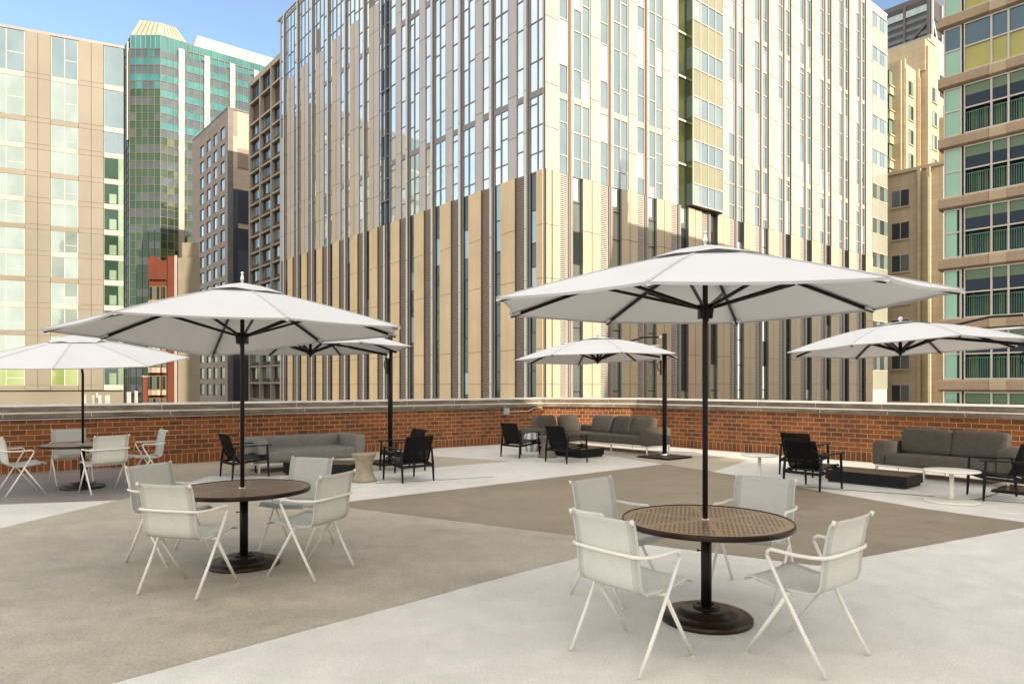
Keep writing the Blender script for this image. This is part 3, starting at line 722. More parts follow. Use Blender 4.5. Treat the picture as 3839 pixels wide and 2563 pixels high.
def cantilever(label, mast, hub, rot, zs, Rr, zpeak, zhub, beam=True):
    T = thing('cantilever_umbrella', label, 'umbrella', (mast[0], mast[1], 0), 0, 'cantilever umbrellas by the sofas')
    h = Vector((hub[0]-mast[0], hub[1]-mast[1], 0)); a = math.atan2(h.y, h.x); hl = h.length; hd = h.normalized()
    cs = []
    for k in range(8):
        b = R(rot+45*k); cs.append((h.x+Rr*math.cos(b), h.y+Rr*math.sin(b), zs[k]))
    rib, cc, pk = canopy(T, None, cs, (h.x, h.y, zpeak), Rr, True)
    m = MB(); m.tube([(0,0,0.05),(0,0,2.88)], 0.052, 20); m.build('mast', 'bronze', T)
    m = MB(); m.lathe([(0.085,0.035),(0.085,0.09),(0.062,0.095),(0.055,0.105)], 28); m.build('mast_collar', 'chrome', T)
    m = MB(); ca, sa = math.cos(R(40)), math.sin(R(40)); s = 0.45
    for z0, z1, q in ((0.0, 0.018, 1.0), (0.022, 0.042, 0.985)):
        m.prism([(ca*i*s*q - sa*j*s*q, sa*i*s*q + ca*j*s*q) for i, j in ((-1,-1),(1,-1),(1,1),(-1,1))], z0+0.0045, z1)
    m.build('base_plate', 'bronze_base', T)
    # upper curved arm
    side = Vector((-hd.y, hd.x, 0))*0.0
    pts = [Vector((0,0,2.80))+hd*0.06, hd*(hl*0.30)+Vector((0,0,2.80)), hd*(hl*0.55)+Vector((0,0,2.70)), hd*(hl*0.80)+Vector((0,0,2.60))]
    m = MB(); m.tube(pts, 0.020, 10); m.build('upper_arm', 'bronze', T)
    m = MB(); m.box(-0.03,0.03,-0.03,0.03,2.77,2.83); m.tube([hd*0.05+Vector((0,0,2.80)), hd*0.12+Vector((0,0,2.80))], 0.026, 10); m.build('arm_bracket', 'silver', T)
    m = MB(); m.tube([hd*0.06+Vector((0,0,2.60)), hd*(hl*0.42)+Vector((0,0,2.585))], 0.019, 10); m.tube([hd*(hl*0.42)+Vector((0,0,2.585)), hd*(hl*0.46)+Vector((0,0,2.66))], 0.028, 8); m.build('gas_strut', 'silver', T)
    m = MB(); m.bar(hd*0.06+Vector((0,0,2.33)), hd*(hl*0.55)+Vector((0,0,2.47)), 0.035, 0.05); m.bar(hd*(hl*0.55)+Vector((0,0,2.47)), hd*hl+Vector((0,0,2.55)), 0.03, 0.04); m.build('lower_arm', 'bronze', T)
    m = MB(); m.bar(hd*0.085+Vector((0,0,1.92)), hd*0.085+Vector((0,0,2.28)), 0.045, 0.035, up=tuple(hd)); m.build('slider', 'bronze', T)
    m = MB(); m.bar(hd*0.075+Vector((0,0,2.26)), hd*0.075+Vector((0,0,2.40)), 0.06, 0.04, up=tuple(hd)); m.build('slider_head', 'silver', T)
    m = MB(); m.tube([hd*0.10+Vector((0,0,2.02)), hd*0.15+Vector((0,0,2.04)), hd*0.165+Vector((0,0,2.12)), hd*0.15+Vector((0,0,2.20)), hd*0.10+Vector((0,0,2.22))], 0.010, 8); m.build('handle', 'bronze', T)
    H = h+Vector((0,0,zhub))
    for k in range(8):
        m = MB(); pts = [rib(cc[k], t_)-Vector((0,0,0.028)) for t_ in (0.05, 0.25, 0.5, 0.75, 0.985)]
        for p, q in zip(pts, pts[1:]): m.bar(p, q, 0.022, 0.034)
        r_ = m.build('rib', 'bronze', T)
        m = MB(); m.bar(H, rib(cc[k], 0.46)-Vector((0,0,0.05)), 0.030, 0.042); m.build('strut', 'bronze', r_)
    m = MB(); m.lathe([(0.0,-0.10),(0.02,-0.06),(0.035,-0.03),(0.075,-0.02),(0.075,0.03),(0.03,0.05),(0.03,0.40)], 20, tuple(H)); m.build('hub', 'bronze', T)
    m = MB(); m.lathe([(0.018,0.0),(0.012,0.015),(0.03,0.03),(0.042,0.06),(0.03,0.09),(0.0,0.102)], 16, (h.x, h.y, zpeak+0.03)); m.build('finial', 'chrome', T)
    return T
cantilever('white cantilever umbrella over the light grey sofa, behind the middle umbrella', (-2.63,15.0), (-3.95,13.6), -3,
    [2.44,2.40,2.37,2.34,2.33,2.36,2.40,2.44], 2.0, 2.78, 2.31)
cantilever('white cantilever umbrella with its mast beside the sectional sofa', (3.54,16.1), (2.05,16.6), 8,
    [2.35,2.33,2.24,2.25,2.27,2.34,2.38,2.385], 2.0, 2.79, 2.27)
cantilever('white cantilever umbrella at the right edge over the two cushion sofa', (8.20,10.92), (6.88,12.3), -5,
    [2.36,2.33,2.24,2.26,2.27,2.33,2.44,2.42], 1.95, 2.77, 2.28)

# ------------------------------------------------------------------ sofas
def leg(T, x, y, h=0.16, mat='white_metal'):
    m = MB(); m.bar((x, y, 0), (x, y, h), 0.018, 0.018, w2=0.034, h2=0.05); m.build('leg', mat, T)
def frame(T, x0, x1, y0, y1, z=0.16):
    m = MB()
    for a, b in (((x0,y0),(x1,y0)),((x0,y1),(x1,y1))): m.bar((a[0],a[1],z+0.02),(b[0],b[1],z+0.02),0.03,0.045)
    for a, b in (((x0,y0+0.0151),(x0,y1-0.0151)),((x1,y0+0.0151),(x1,y1-0.0151))): m.bar((a[0],a[1],z+0.02),(b[0],b[1],z+0.02),0.03,0.044)
    m.build('frame', 'white_metal', T)
# light sofa A: local x along the front, y to the back
T = thing('sofa', 'light grey upholstered sofa with low rounded arms on a white frame', 'sofa', (-4.80, 13.06, 0), R(38))
frame(T, 0.05, 2.17, 0.04, 0.98)
m = MB()
for i, (cx_) in enumerate((0.62, 1.60)): pass
MB().cushion((1.11,0.42,0.31),(1.78,0.86,0.22),0.043,0.012,seed=1).build('seat_cushion', 'sofa_light', T, weld=True)
MB().cushion((1.11,0.90,0.42),(1.86,0.22,0.46),0.05,0.009,seed=2).build('backrest', 'sofa_light', T, weld=True)
for x in (0.11, 2.11): MB().cushion((x,0.51,0.43),(0.22,1.02,0.46),0.031,0.0048,seed=int(x*9)).build('arm', 'sofa_light', T, weld=True)
for x in (0.06, 2.16):
    for y in (0.06, 0.96): leg(T, x, y)
# dark sofa C
T = thing('sofa', 'dark grey sofa with two large back cushions by the right brick wall', 'sofa', (6.80, 13.12, 0), R(-54.5))
frame(T, 0.05, 2.21, 0.04, 0.94)
MB().cushion((1.13,0.42,0.30),(1.80,0.84,0.20),0.037,0.012,seed=3).build('seat_cushion', 'sofa_dark', T, weld=True)
MB().cushion((1.13,0.86,0.40),(2.2,0.16,0.42),0.031,0.0048,seed=4).build('backrest', 'sofa_dark', T, weld=True)
for x in (0.11, 2.15): MB().cushion((x,0.46,0.41),(0.22,0.90,0.43),0.025,0.0048,seed=int(x*7)).build('arm', 'sofa_dark', T, weld=True)
rt = Matrix.Rotation(R(-12), 3, 'X')
for x in (0.69, 1.56): MB().cushion((x,0.70,0.625),(0.86,0.22,0.46),0.043,0.018,rot=rt,seed=int(x*5)).build('back_cushion', 'sofa_dark', T, weld=True)
for x in (0.06, 0.9, 2.20): leg(T, x, 0.06); leg(T, x, 0.92)
# sectional B: local x from the right end towards the corner, y to the back
T = thing('sectional_sofa', 'dark grey L shaped sectional sofa with five loose cushions in the corner', 'sofa', (3.26, 16.70, 0), R(130))
# after this rotation local +y points to camera-left, so the seat back is at -y
frame(T, 0.04, 3.08, -0.90, -0.03); frame(T, 2.24, 3.08, -0.03+0.04, 1.24)
MB().cushion((1.66,-0.44,0.31),(2.90,0.86,0.20),0.037,0.009,seed=5).build('seat_cushion', 'sofa_dark', T, weld=True)
MB().cushion((2.66,0.60,0.31),(0.86,1.20,0.20),0.037,0.0072,seed=6).build('seat_cushion', 'sofa_dark', T, weld=True)
MB().cushion((1.68,-0.86,0.38),(2.86,0.12,0.40),0.031,0.0036,seed=7).build('backrest', 'sofa_dark', T, weld=True)
MB().cushion((3.06,0.22,0.38),(0.12,2.10,0.40),0.031,0.0036,seed=8).build('backrest', 'sofa_dark', T, weld=True)
MB().cushion((0.12,-0.46,0.41),(0.22,0.92,0.42),0.025,0.006,seed=9).build('arm', 'sofa_dark', T, weld=True)
MB().cushion((2.66,1.26,0.38),(0.90,0.16,0.38),0.031,0.0036,seed=10).build('arm', 'sofa_dark', T, weld=True)
for i, (x, tw) in enumerate(((0.66, 4), (1.30, -5), (2.02, 3))):
    rr = Matrix.Rotation(R(tw), 3, 'Z') @ Matrix.Rotation(R(20), 3, 'X')
    MB().cushion((x,-0.66,0.62),(0.68,0.19,0.48),0.053,0.024,rot=rr,seed=20+i).build('back_cushion', 'sofa_dark', T, weld=True)
for i, (y, tw) in enumerate(((-0.16, 5), (0.72, -4))):
    rr = Matrix.Rotation(R(tw), 3, 'Z') @ Matrix.Rotation(R(18), 3, 'Y')
    MB().cushion((2.86,y,0.62),(0.19,0.70,0.48),0.053,0.024,rot=rr,seed=30+i).build('back_cushion', 'sofa_dark', T, weld=True)
for x, y in ((0.05,-0.04),(0.05,-0.90),(1.2,-0.04),(1.2,-0.90),(2.25,-0.04),(3.07,-0.90),(2.25,1.22),(3.07,1.22)): leg(T, x, y)

# ------------------------------------------------------------------ low tables, stools
def low_table(label, x, y, a, L, W, h=0.21):
    T = thing('coffee_table', label, 'coffee table', (x, y, 0), R(a), 'low black coffee tables')
    m = MB(); m.box(0.03, L-0.03, 0.03, W-0.03, 0.0045, 0.05); m.build('plinth', 'rubber', T)
    m = MB(); m.box(0, L, 0, W, 0.05, h-0.010); m.build('body', 'black_alu', T)
    m = MB(); m.box(0.004, L-0.004, 0.004, W-0.004, h-0.010, h); m.build('top', 'black_top', T)
low_table('low black coffee table in front of the light grey sofa', -4.28, 12.98, -18, 1.42, 0.62, 0.25)
low_table('low black coffee table inside the sectional sofa corner', 1.58, 15.90, 130-90, 0.78, 1.42)
low_table('low black coffee table with brown top before the two cushion sofa', 5.50, 12.18, -48.5, 1.31, 0.74)
def hour(label, x, y, mat):
    T = thing('hourglass_stool', label, 'side stool', (x, y, 0), 0, 'hourglass concrete stools')
    pr = []
    for i in range(15):
        t_ = i/14; pr.append((0.148+0.072*abs(2*t_-1.06)**2.0, 0.004+0.466*t_))
    MB().lathe([(0.205,0.004)]+pr+[(0.214,0.474)], 40).build('body', mat, T)
    MB().lathe([(0.214,0.474),(0.218,0.480),(0.214,0.488),(0.0,0.488)], 40).build('top', mat, T)
hour('tan concrete hourglass stool at the right end of the light grey sofa', -2.60, 12.19, 'concrete')
hour('dark grey hourglass stool between the two chairs by the sectional', 0.834, 16.25, 'concrete_dark')
T = thing('barrel_stool', 'white barrel stool with dark vertical stripes by the sectional sofa', 'side stool', (0.499, 17.69, 0), 0.4)
MB().lathe([(0.15,0.0),(0.158,0.012),(0.185,0.09),(0.198,0.17),(0.200,0.24),(0.193,0.32),(0.176,0.40),(0.160,0.455),(0.152,0.47),(0.0,0.475)], 48).build('body', 'striped', T)
def white_table(label, x, y, dia):
    T = thing('side_table', label, 'side table', (x, y, 0), 0, 'round white side tables'); r = dia/2
    MB().lathe([(r-0.01,0.001),(r,0.006),(r-0.01,0.018),(r-0.05,0.022),(0.04,0.03),(0.0,0.03)], 64).build('base', 'white_table', T)
    MB().lathe([(0.032,0.028),(0.029,0.10),(0.029,0.43)], 24).build('stem', 'white_table', T)
    MB().lathe([(0.06,0.43),(r-0.03,0.434),(r-0.004,0.443),(r,0.450),(r-0.006,0.456),(0.0,0.458)], 64).build('top', 'white_table', T)
white_table('round white pedestal side table beside the right edge lounge chair', 6.385, 10.08, 0.73)
white_table('round white pedestal side table left of the overlapping black chairs', 4.386, 12.3, 0.645)

# ================================================================== BUILDINGS
AL = R(39.8); U = Vector((math.cos(AL), math.sin(AL), 0)); V = Vector((-math.sin(AL), math.cos(AL), 0))
def bld(name, label, corner, group='tall buildings beyond the parapet', rz=AL):
    return thing(name, label, 'building', (corner[0], corner[1], -30), rz, group)
ZB = 30.0      # local z = world z + ZB
class Face:
    """helper to add boxes on a facade; s = distance along facade, p = protrusion outward"""
    def __init__(s, left): s.left = left
    def box(s, m, a, b, p0, p1, z0, z1, mi=0):
        z0 += ZB; z1 += ZB
        if s.left: m.box(-p1, -p0, a, b, z0, z1, mi)
        else: m.box(a, b, -p1, -p0, z0, z1, mi)
    def pane(s, m, a, b, p, z0, z1, mi=0, wob=0.004):
        z0 += ZB; z1 += ZB; w = [rnd.uniform(-wob, wob) for _ in range(2)]
        q = [p+w[0]+w[1], p-w[0]+w[1], p-w[0]-w[1], p+w[0]-w[1]]
        if s.left: m.quad((-q[0],b,z0), (-q[1],a,z0), (-q[2],a,z1), (-q[3],b,z1), mi)
        else: m.quad((a,-q[0],z0), (b,-q[1],z0), (b,-q[2],z1), (a,-q[3],z1), mi)
FL, FR = Face(True), Face(False)
def strip(F, T, name, a, b, z0, z1, cuts, glass, frm='mullion', p=0.02, bands=(), fw=0.05, bandmat=None, fp=0.05):
    """vertical window strip: panes between cuts, transoms, thick spandrel bands"""
    m = MB(); F.box(m, a, b, -0.25, p-0.02, z0, z1, 1)
    zs = [z0]+[c for c in cuts if z0+0.3 < c < z1-0.3]+[z1]
    for q0, q1 in zip(zs, zs[1:]):
        gi = 0 if len(glass) == 1 else (2 if rnd.random() < 0.18 else 0)
        F.pane(m, a+fw*0.5, b-fw*0.5, p, q0+0.03, q1-0.03, gi)
    for c in zs[1:-1]: F.box(m, a, b, p-0.01, p+fp, c-0.035, c+0.035, 1)
    for c in bands:
        if z0 < c < z1-0.4: F.box(m, a, b, p-0.012, p+fp+0.01, c, c+0.42, 3 if bandmat else 1)
    F.box(m, a, a+fw, p-0.015, p+fp, z0, z1, 1); F.box(m, b-fw, b, p-0.015, p+fp, z0, z1, 1)
    ms = [glass[0], frm, glass[-1], bandmat or frm]
    return m.build(name, ms, T)
JZ = [-6.0, -2.2, 1.7, 4.07, 8.75, 12.3, 15.9, 18.8, 21.7, 26.15, 30.1, 33.9, 37.8, 41.6, 44.0, 49, 53, 57]
def panel(F, T, name, a, b, z0, z1, mat, p0=0.0, p=0.14, cuts=JZ):
    m = MB(); zs = [z0]+[c for c in cuts if z0+0.3 < c < z1-0.3]+[z1]
    F.box(m, a+0.01, b-0.01, -0.2, p-0.035, z0, z1, 1)
    for q0, q1 in zip(zs, zs[1:]): F.box(m, a, b, p-0.034, p, q0+0.02, q1-0.02, 0)
    return m.build(name, [mat, 'fin_dark'], T)
def fin(F, T, a, b, z0, z1, m1, m2, p=0.42):
    m = MB(); w = b-a
    F.box(m, a, b, -0.2, 0.06, z0, z1, 0)
    F.box(m, a+w*0.10, a+w*0.26, 0.061, p*0.42, z0, z1, 2); F.box(m, a+w*0.52, a+w*0.94, 0.061, 0.12, z0, z1, 1)
    for c in JZ:
        if z0+0.5 < c < z1-0.5: F.box(m, a+w*0.52-0.004, a+w*0.94+0.004, 0.11, 0.125, c-0.02, c+0.02, 2)
    return m.build('metal_fin', [m1, m2, 'fin_dark'], T)
def louver(F, T, a, b, z0, z1, pitch=0.135, mat='louver'):
    m = MB(); F.box(m, a, b, -0.2, -0.12, z0, z1, 1)
    F.box(m, a, a+0.04, -0.12, 0.06, z0, z1, 0); F.box(m, b-0.04, b, -0.12, 0.06, z0, z1, 0)
    z = max(z0, -1.5)+0.05
    while z < z1-0.05:
        F.box(m, a+0.04, b-0.04, -0.09, 0.05, z, z+pitch*0.52, 0); z += pitch
    return m.build('louver_panel', [mat, 'black'], T)

# ------------------------------------------------------------------ the main striped tower
TW = bld('striped_tower', 'huge striped tower of tan and metal panels filling the centre of the view', (2.15, 46.0))
ZT, ZLV = 44.3, 15.95
m = MB(); m.box(0.21, 53.6, 0.21, 46.3, 0, ZB+ZT-0.4); m.build('core_wall', 'grey_panel', TW)
TR = [17.2, 19.0, 21.0, 23.35, 26.0, 28.0, 30.1, 32.5, 34.9, 37.2, 39.6, 42.0]
BD = [20.98, 32.5, 43.6]
for n in range(12):
    b = 2.77+3.87*n
    jog = lambda: [c+rnd.choice((-0.5, 0, 0, 0.45)) if rnd.random() < 0.5 else c for c in TR]
    # lower zone
    louver(FL, TW, b-0.82, b, -2, ZLV)
    fin(FL, TW, b-1.38, b-0.82, -25, ZLV, 'grey_panel', 'white_fin')
    strip(FL, TW, 'window_strip', b-2.15, b-1.38, -25, ZLV, [-4,-1,0.9,2.6,5.2,7.4,9.6,11.2,13.4], ['glass_dark','glass_teal'], 'mullion_dark', p=-0.02, fp=0.03)
    top_cut = ZLV
    if n >= 3:        # far bays: second louver above a short glass strip
        pass
    if n == 0: panel(FL, TW, 'precast_panel', 0.0, b-2.15, -25, ZLV, 'tan_panel', p=0.18)
    else:
        mid = (b-2.15+b-3.87)/2
        panel(FL, TW, 'precast_panel', mid+0.03, b-2.15, -25, ZLV, 'tan_panel', p=0.12)
        panel(FL, TW, 'precast_panel', b-3.87+0.0, mid-0.03, -25, ZLV, 'tan_panel', p=0.26)
    # upper zone
    if n == 11:
        panel(FL, TW, 'metal_panel', b-0.75, b, ZLV, 30.3, 'grey_panel', p=0.08)
        strip(FL, TW, 'window_strip', b-0.75, b, 30.3, ZT, jog(), ['glass_sky'], bands=BD)
    else:
        strip(FL, TW, 'window_strip', b-0.77, b, ZLV, ZT, jog(), ['glass_sky'], bands=BD) if n != 5 else None
    if n != 5: fin(FL, TW, b-1.38, b-0.77, ZLV, ZT, 'grey_panel', 'white_fin')
    if n == 0:
        strip(FL, TW, 'window_strip', 0.60, b-1.38, ZLV, ZT, jog(), ['glass_sky'], bands=BD)
        strip(FL, TW, 'window_strip', 0.06, 0.60, ZLV, ZT, jog(), ['glass_sky'], bands=BD)
        continue
    if n < 5:
        strip(FL, TW, 'window_strip', b-2.13, b-1.38, ZLV, ZT, jog(), ['glass_sky'], bands=BD)
        strip(FL, TW, 'window_strip', b-2.95, b-2.15, ZLV, ZT, jog(), ['glass_sky'], bands=BD)
        panel(FL, TW, 'metal_panel', b-3.86, b-2.97, ZLV, ZT, 'grey_panel', p=0.08)
    elif n == 5:      # recessed vertical notch
        panel(FL, TW, 'metal_panel', b-3.86, b-3.0, ZLV, ZT, 'grey_panel', p=0.08)
        strip(FL, TW, 'window_strip', b-2.98, b-2.0, ZLV, ZT, jog(), ['glass_sky'], bands=BD)
        strip(FL, TW, 'window_strip', b-0.40, b, ZLV, ZT, jog(), ['glass_sky'], bands=BD)
        m = MB(); FL.box(m, b-2.0, b-0.4, -0.20, -0.10, ZLV, ZT, 1)
        z = ZLV+0.2; k = 0
        while z < ZT-2:
            FL.pane(m, b-1.95, b-1.20, -0.08, z, z+1.85, 0); FL.pane(m, b-1.10, b-0.45, -0.08, z, z+1.85, 2 if k % 3 else 0)
            FL.box(m, b-2.0, b-0.4, -0.09, -0.01 if k % 5 else 0.12, z+1.88, z+1.96, 3); z += 1.98; k += 1
        FL.box(m, b-1.20, b-1.10, -0.09, 0.12, ZLV, ZT, 3); FL.box(m, b-2.02, b-1.96, -0.09, 0.14, ZLV, ZT, 3)
        m.build('recessed_window_bay', ['glass_navy', 'black', 'glass_sky', 'mullion'], TW)
    else:
        ZS = 36.4
        strip(FL, TW, 'window_strip', b-2.02, b-1.38, ZLV, ZT, jog(), ['glass_sky'], bands=BD)
        panel(FL, TW, 'tan_strip', b-2.92, b-2.04, ZLV, ZS, 'tan_strip', p=0.12)
        panel(FL, TW, 'metal_panel', b-3.86, b-2.93, ZLV, ZS, 'grey_panel', p=0.08)
        strip(FL, TW, 'window_strip', b-2.92, b-2.04, ZS+(2.6 if n in (6, 9) else 0), ZT, jog(), ['glass_sky'], bands=BD)
        if n in (6, 9): louver(FL, TW, b-2.92, b-2.04, ZS, ZS+2.6)
        strip(FL, TW, 'window_strip', b-3.86, b-2.93, ZS, ZT, jog(), ['glass_sky'], bands=BD)
m = MB()
z_ = ZB+ZT
m.box(-0.10, 0.5, 0.0, 46.4, z_+0.003, z_+0.15); m.box(0.5, 53.7, -0.10, 0.5, z_+0.003, z_+0.15); m.build('roof_coping', 'fin_light', TW)

# right (sunlit) face
base = 1.25
panel(FR, TW, 'corner_panel', 0.0, base, ZLV, ZT, 'white_panel', p=0.10)
panel(FR, TW, 'precast_panel', 0.03, 0.50, -25, ZLV, 'cream_panel', p=0.16)
panel(FR, TW, 'precast_panel', 0.56, base, -25, ZLV, 'cream_panel', p=0.20)
for n in range(13):
    a = base+4.03*n
    if a > 48.5: break
    jog = lambda: [c+rnd.choice((-0.5, 0, 0, 0.45)) if rnd.random() < 0.5 else c for c in TR]
    louver(FR, TW, a, a+0.80, -2, ZLV-0.05, mat='fin_light')
    fin(FR, TW, a+0.80, a+1.32, -25, ZLV, 'fin_mid', 'fin_mid', 0.30)
    strip(FR, TW, 'window_strip', a+1.32, a+2.18, -25, ZLV-0.02, [-4,-1,1.2,3.4,5.6,7.8,10.0,12.2,14.2], ['glass_sky','glass_dark'] if n in (0,1,2,5,6) else ['glass_dark','glass_sky'], 'mullion_dark', p=-0.06, fp=0.03)
    panel(FR, TW, 'precast_panel', a+2.20, a+3.06, -25, ZLV, 'cream_panel', p=0.20)
    panel(FR, TW, 'precast_panel', a+3.17, a+4.02, -25, ZLV, 'cream_panel', p=0.16)
    if n in (3, 4): continue
    G = ['glass_teal', 'glass_sky']
    gA = (a, a+0.86); gB = (a+1.38, a+2.16)
    far = n >= 5
    strip(FR, TW, 'window_strip', gA[0], gA[1], ZLV, ZT, jog(), G, 'mullion_white', bands=BD, bandmat='white_panel')
    fin(FR, TW, a+0.86, a+1.38, ZLV, ZT, 'fin_gold', 'white_panel', 0.36)
    strip(FR, TW, 'window_strip', gB[0], gB[1], ZLV, ZT, jog(), G, 'mullion_white', bands=BD, bandmat='white_panel')
    if not far:
        strip(FR, TW, 'window_strip', a+2.20, a+3.0, ZLV, ZT, jog(), G, 'mullion_white', bands=BD, bandmat='white_panel')
        panel(FR, TW, 'metal_panel', a+3.03, a+4.02, ZLV, ZT, 'white_panel', p=0.12)
    else:
        panel(FR, TW, 'metal_panel', a+2.24, a+3.05, ZLV, ZT, 'white_panel', p=0.20)
        panel(FR, TW, 'metal_panel', a+3.08, a+4.02, ZLV, ZT, 'white_panel', p=0.12)
# projecting glazed bay between modules 3 and 4
a = base+4.03*3
strip(FR, TW, 'window_strip', a, a+1.0, ZLV, ZT, TR, ['glass_sky'], 'mullion_white', bands=BD, bandmat='white_panel')
m = MB(); FR.box(m, a+1.0, a+2.1, -0.2, -0.15, ZLV, ZT, 1); z = ZLV
while z < ZT-1:
    FR.pane(m, a+1.0, a+2.1, -0.10, z, z+3.3, 0); FR.box(m, a+1.0, a+2.1, -0.12, 0.03, z+3.3, z+3.45, 2); z += 3.5
m.build('green_glass_reveal', ['glass_moss', 'black', 'mullion_white'], TW)
m = MB(); x0, x1, pj = a+2.15, a+6.3, 0.60
m.box(x0+0.02, x1-0.02, -pj+0.05, -0.0, ZB+ZLV+0.1, ZB+ZT, 1)
fz = [16.1, 19.6, 23.1, 27.0, 30.9, 34.8, 38.7, 42.3]
for i, q in enumerate(fz):
    q1 = fz[i+1] if i+1 < len(fz) else ZT
    vis = q+0.15, q+1.5
    m.quad((x0,-0.02,ZB+q), (x0,-pj,ZB+q), (x0,-pj,ZB+q+1.7), (x0,-0.02,ZB+q+1.7), 4)
    m.quad((x0,-0.02,ZB+q+1.7), (x0,-pj,ZB+q+1.7), (x0,-pj,ZB+q1), (x0,-0.02,ZB+q1), 3)
    for j in range(4):
        a0 = x0+(x1-x0)*j/4; a1 = x0+(x1-x0)*(j+1)/4
        m.quad((a0+0.04,-pj-0.003,ZB+q), (a1-0.04,-pj-0.003,ZB+q), (a1-0.04,-pj-0.003,ZB+q+1.65), (a0+0.04,-pj-0.003,ZB+q+1.65), 4 if j else 0)
        m.quad((a0+0.04,-pj-0.003,ZB+q+1.7), (a1-0.04,-pj-0.003,ZB+q+1.7), (a1-0.04,-pj-0.003,ZB+q1), (a0+0.04,-pj-0.003,ZB+q1), 5)
        m.box(a0-0.035, a0+0.035, -pj-0.05, -pj+0.02, ZB+q, ZB+q1, 2)
    m.box(x0-0.03, x1+0.03, -pj-0.06, -pj+0.02, ZB+q-0.04, ZB+q+0.04, 2); m.box(x0-0.03, x1+0.03, -pj-0.06, -pj+0.02, ZB+q+1.64, ZB+q+1.72, 2)
m.box(x1-0.03, x1+0.04, -pj-0.05, 0, ZB+ZLV, ZB+ZT, 2)
m.build('projecting_bay', ['glass_mint', 'fin_dark', 'mullion_white', 'glass_moss', 'glass_teal', 'spandrel_beige'], TW)
panel(FR, TW, 'metal_panel', a+6.35, a+7.1, ZLV, ZT, 'white_panel', p=0.16); panel(FR, TW, 'metal_panel', a+7.12, a+8.05, ZLV, ZT, 'white_panel', p=0.12)
# pale glazed end bay
a = base+4.03*12; m = MB(); FR.box(m, a+0.05, 53.6, -0.2, 0.05, -25, ZT, 1)
z = 1.2
while z < ZT-3:
    FR.box(m, a+0.05, 53.6, 0.05, 0.12, z, z+2.05, 2)
    for j in range(4): FR.pane(m, a+0.12+j*1.0, a+1.06+j*1.0, 0.09, z+2.12, z+3.78, 0 if j % 2 else 3)
    FR.box(m, a+0.05, 53.6, 0.06, 0.15, z+2.05, z+2.12, 1); FR.box(m, a+0.05, 53.6, 0.06, 0.15, z+3.78, z+3.85, 1)
    z += 3.85
m.build('corner_window_bay', ['glass_mint', 'mullion_white', 'spandrel_pale', 'glass_teal'], TW)

# ------------------------------------------------------------------ generic masonry block with punched windows
def punched(F, T, cols, rows, h, w_mats, p=0.0, depth=0.25, split=2, frm='mullion_dark', name='window', sill=None, subp=True):
    """each window a part (frame) with glass inset"""
    for c0, c1 in cols:
        for z0 in rows:
            m = MB(); F.box(m, c0, c1, p-0.02, p+0.03, z0, z0+h, 1)
            fw = 0.07
            for j in range(split):
                a0 = c0+(c1-c0)*j/split+fw*0.6; a1 = c0+(c1-c0)*(j+1)/split-fw*0.6
                F.pane(m, a0, a1, p+0.036, z0+fw, z0+h-fw, 0 if (j+int(z0)) % 3 else 2)
            if sill: F.box(m, c0-0.08, c1+0.08, p, p+0.14, z0-0.14, z0-0.01, 3)
            m.build(name, [w_mats[0], frm, w_mats[-1], sill or frm], T)

# ------------------------------------------------------------------ left building (metal panels + mint glass)
pt = NT('brushed_tan_panel'); nn = pt.noise(0.15, 4, 0.5); pt.base(pt.ramp(nn, [(0.3, (0.195,0.175,0.13)), (0.7, (0.235,0.21,0.16))])); pt.set(Roughness=0.38, Metallic=0.15); M['brush'] = pt.m
d = Vector((0.906, 0.424)); LB = thing('panel_building', 'tan metal panel building with pale mint windows at the left edge', 'building', (-59.76, 81.0, -30), math.atan2(d.y, d.x), 'tall buildings beyond the parapet')
m = MB(); m.prism([(-14,0.3),(12.6,0.3),(10.4,22),(-14,22)], 0, ZB+43.4); m.build('wall', 'brush', LB)
m = MB(); m.prism([(-14.1,-0.12),(12.75,-0.12),(10.5,22.2),(-14.1,22.2)], ZB+43.4, ZB+43.72); m.build('roof_edge', 'fin_mid', LB)
floors = [1.0, 4.3, 7.5, 10.8, 13.9, 17.0, 20.1, 23.3, 26.4, 29.6, 32.8, 38.0, 43.4]
cols = [(-9.6,-4.9), (-2.9, 2.42), (5.0, 7.82), ]
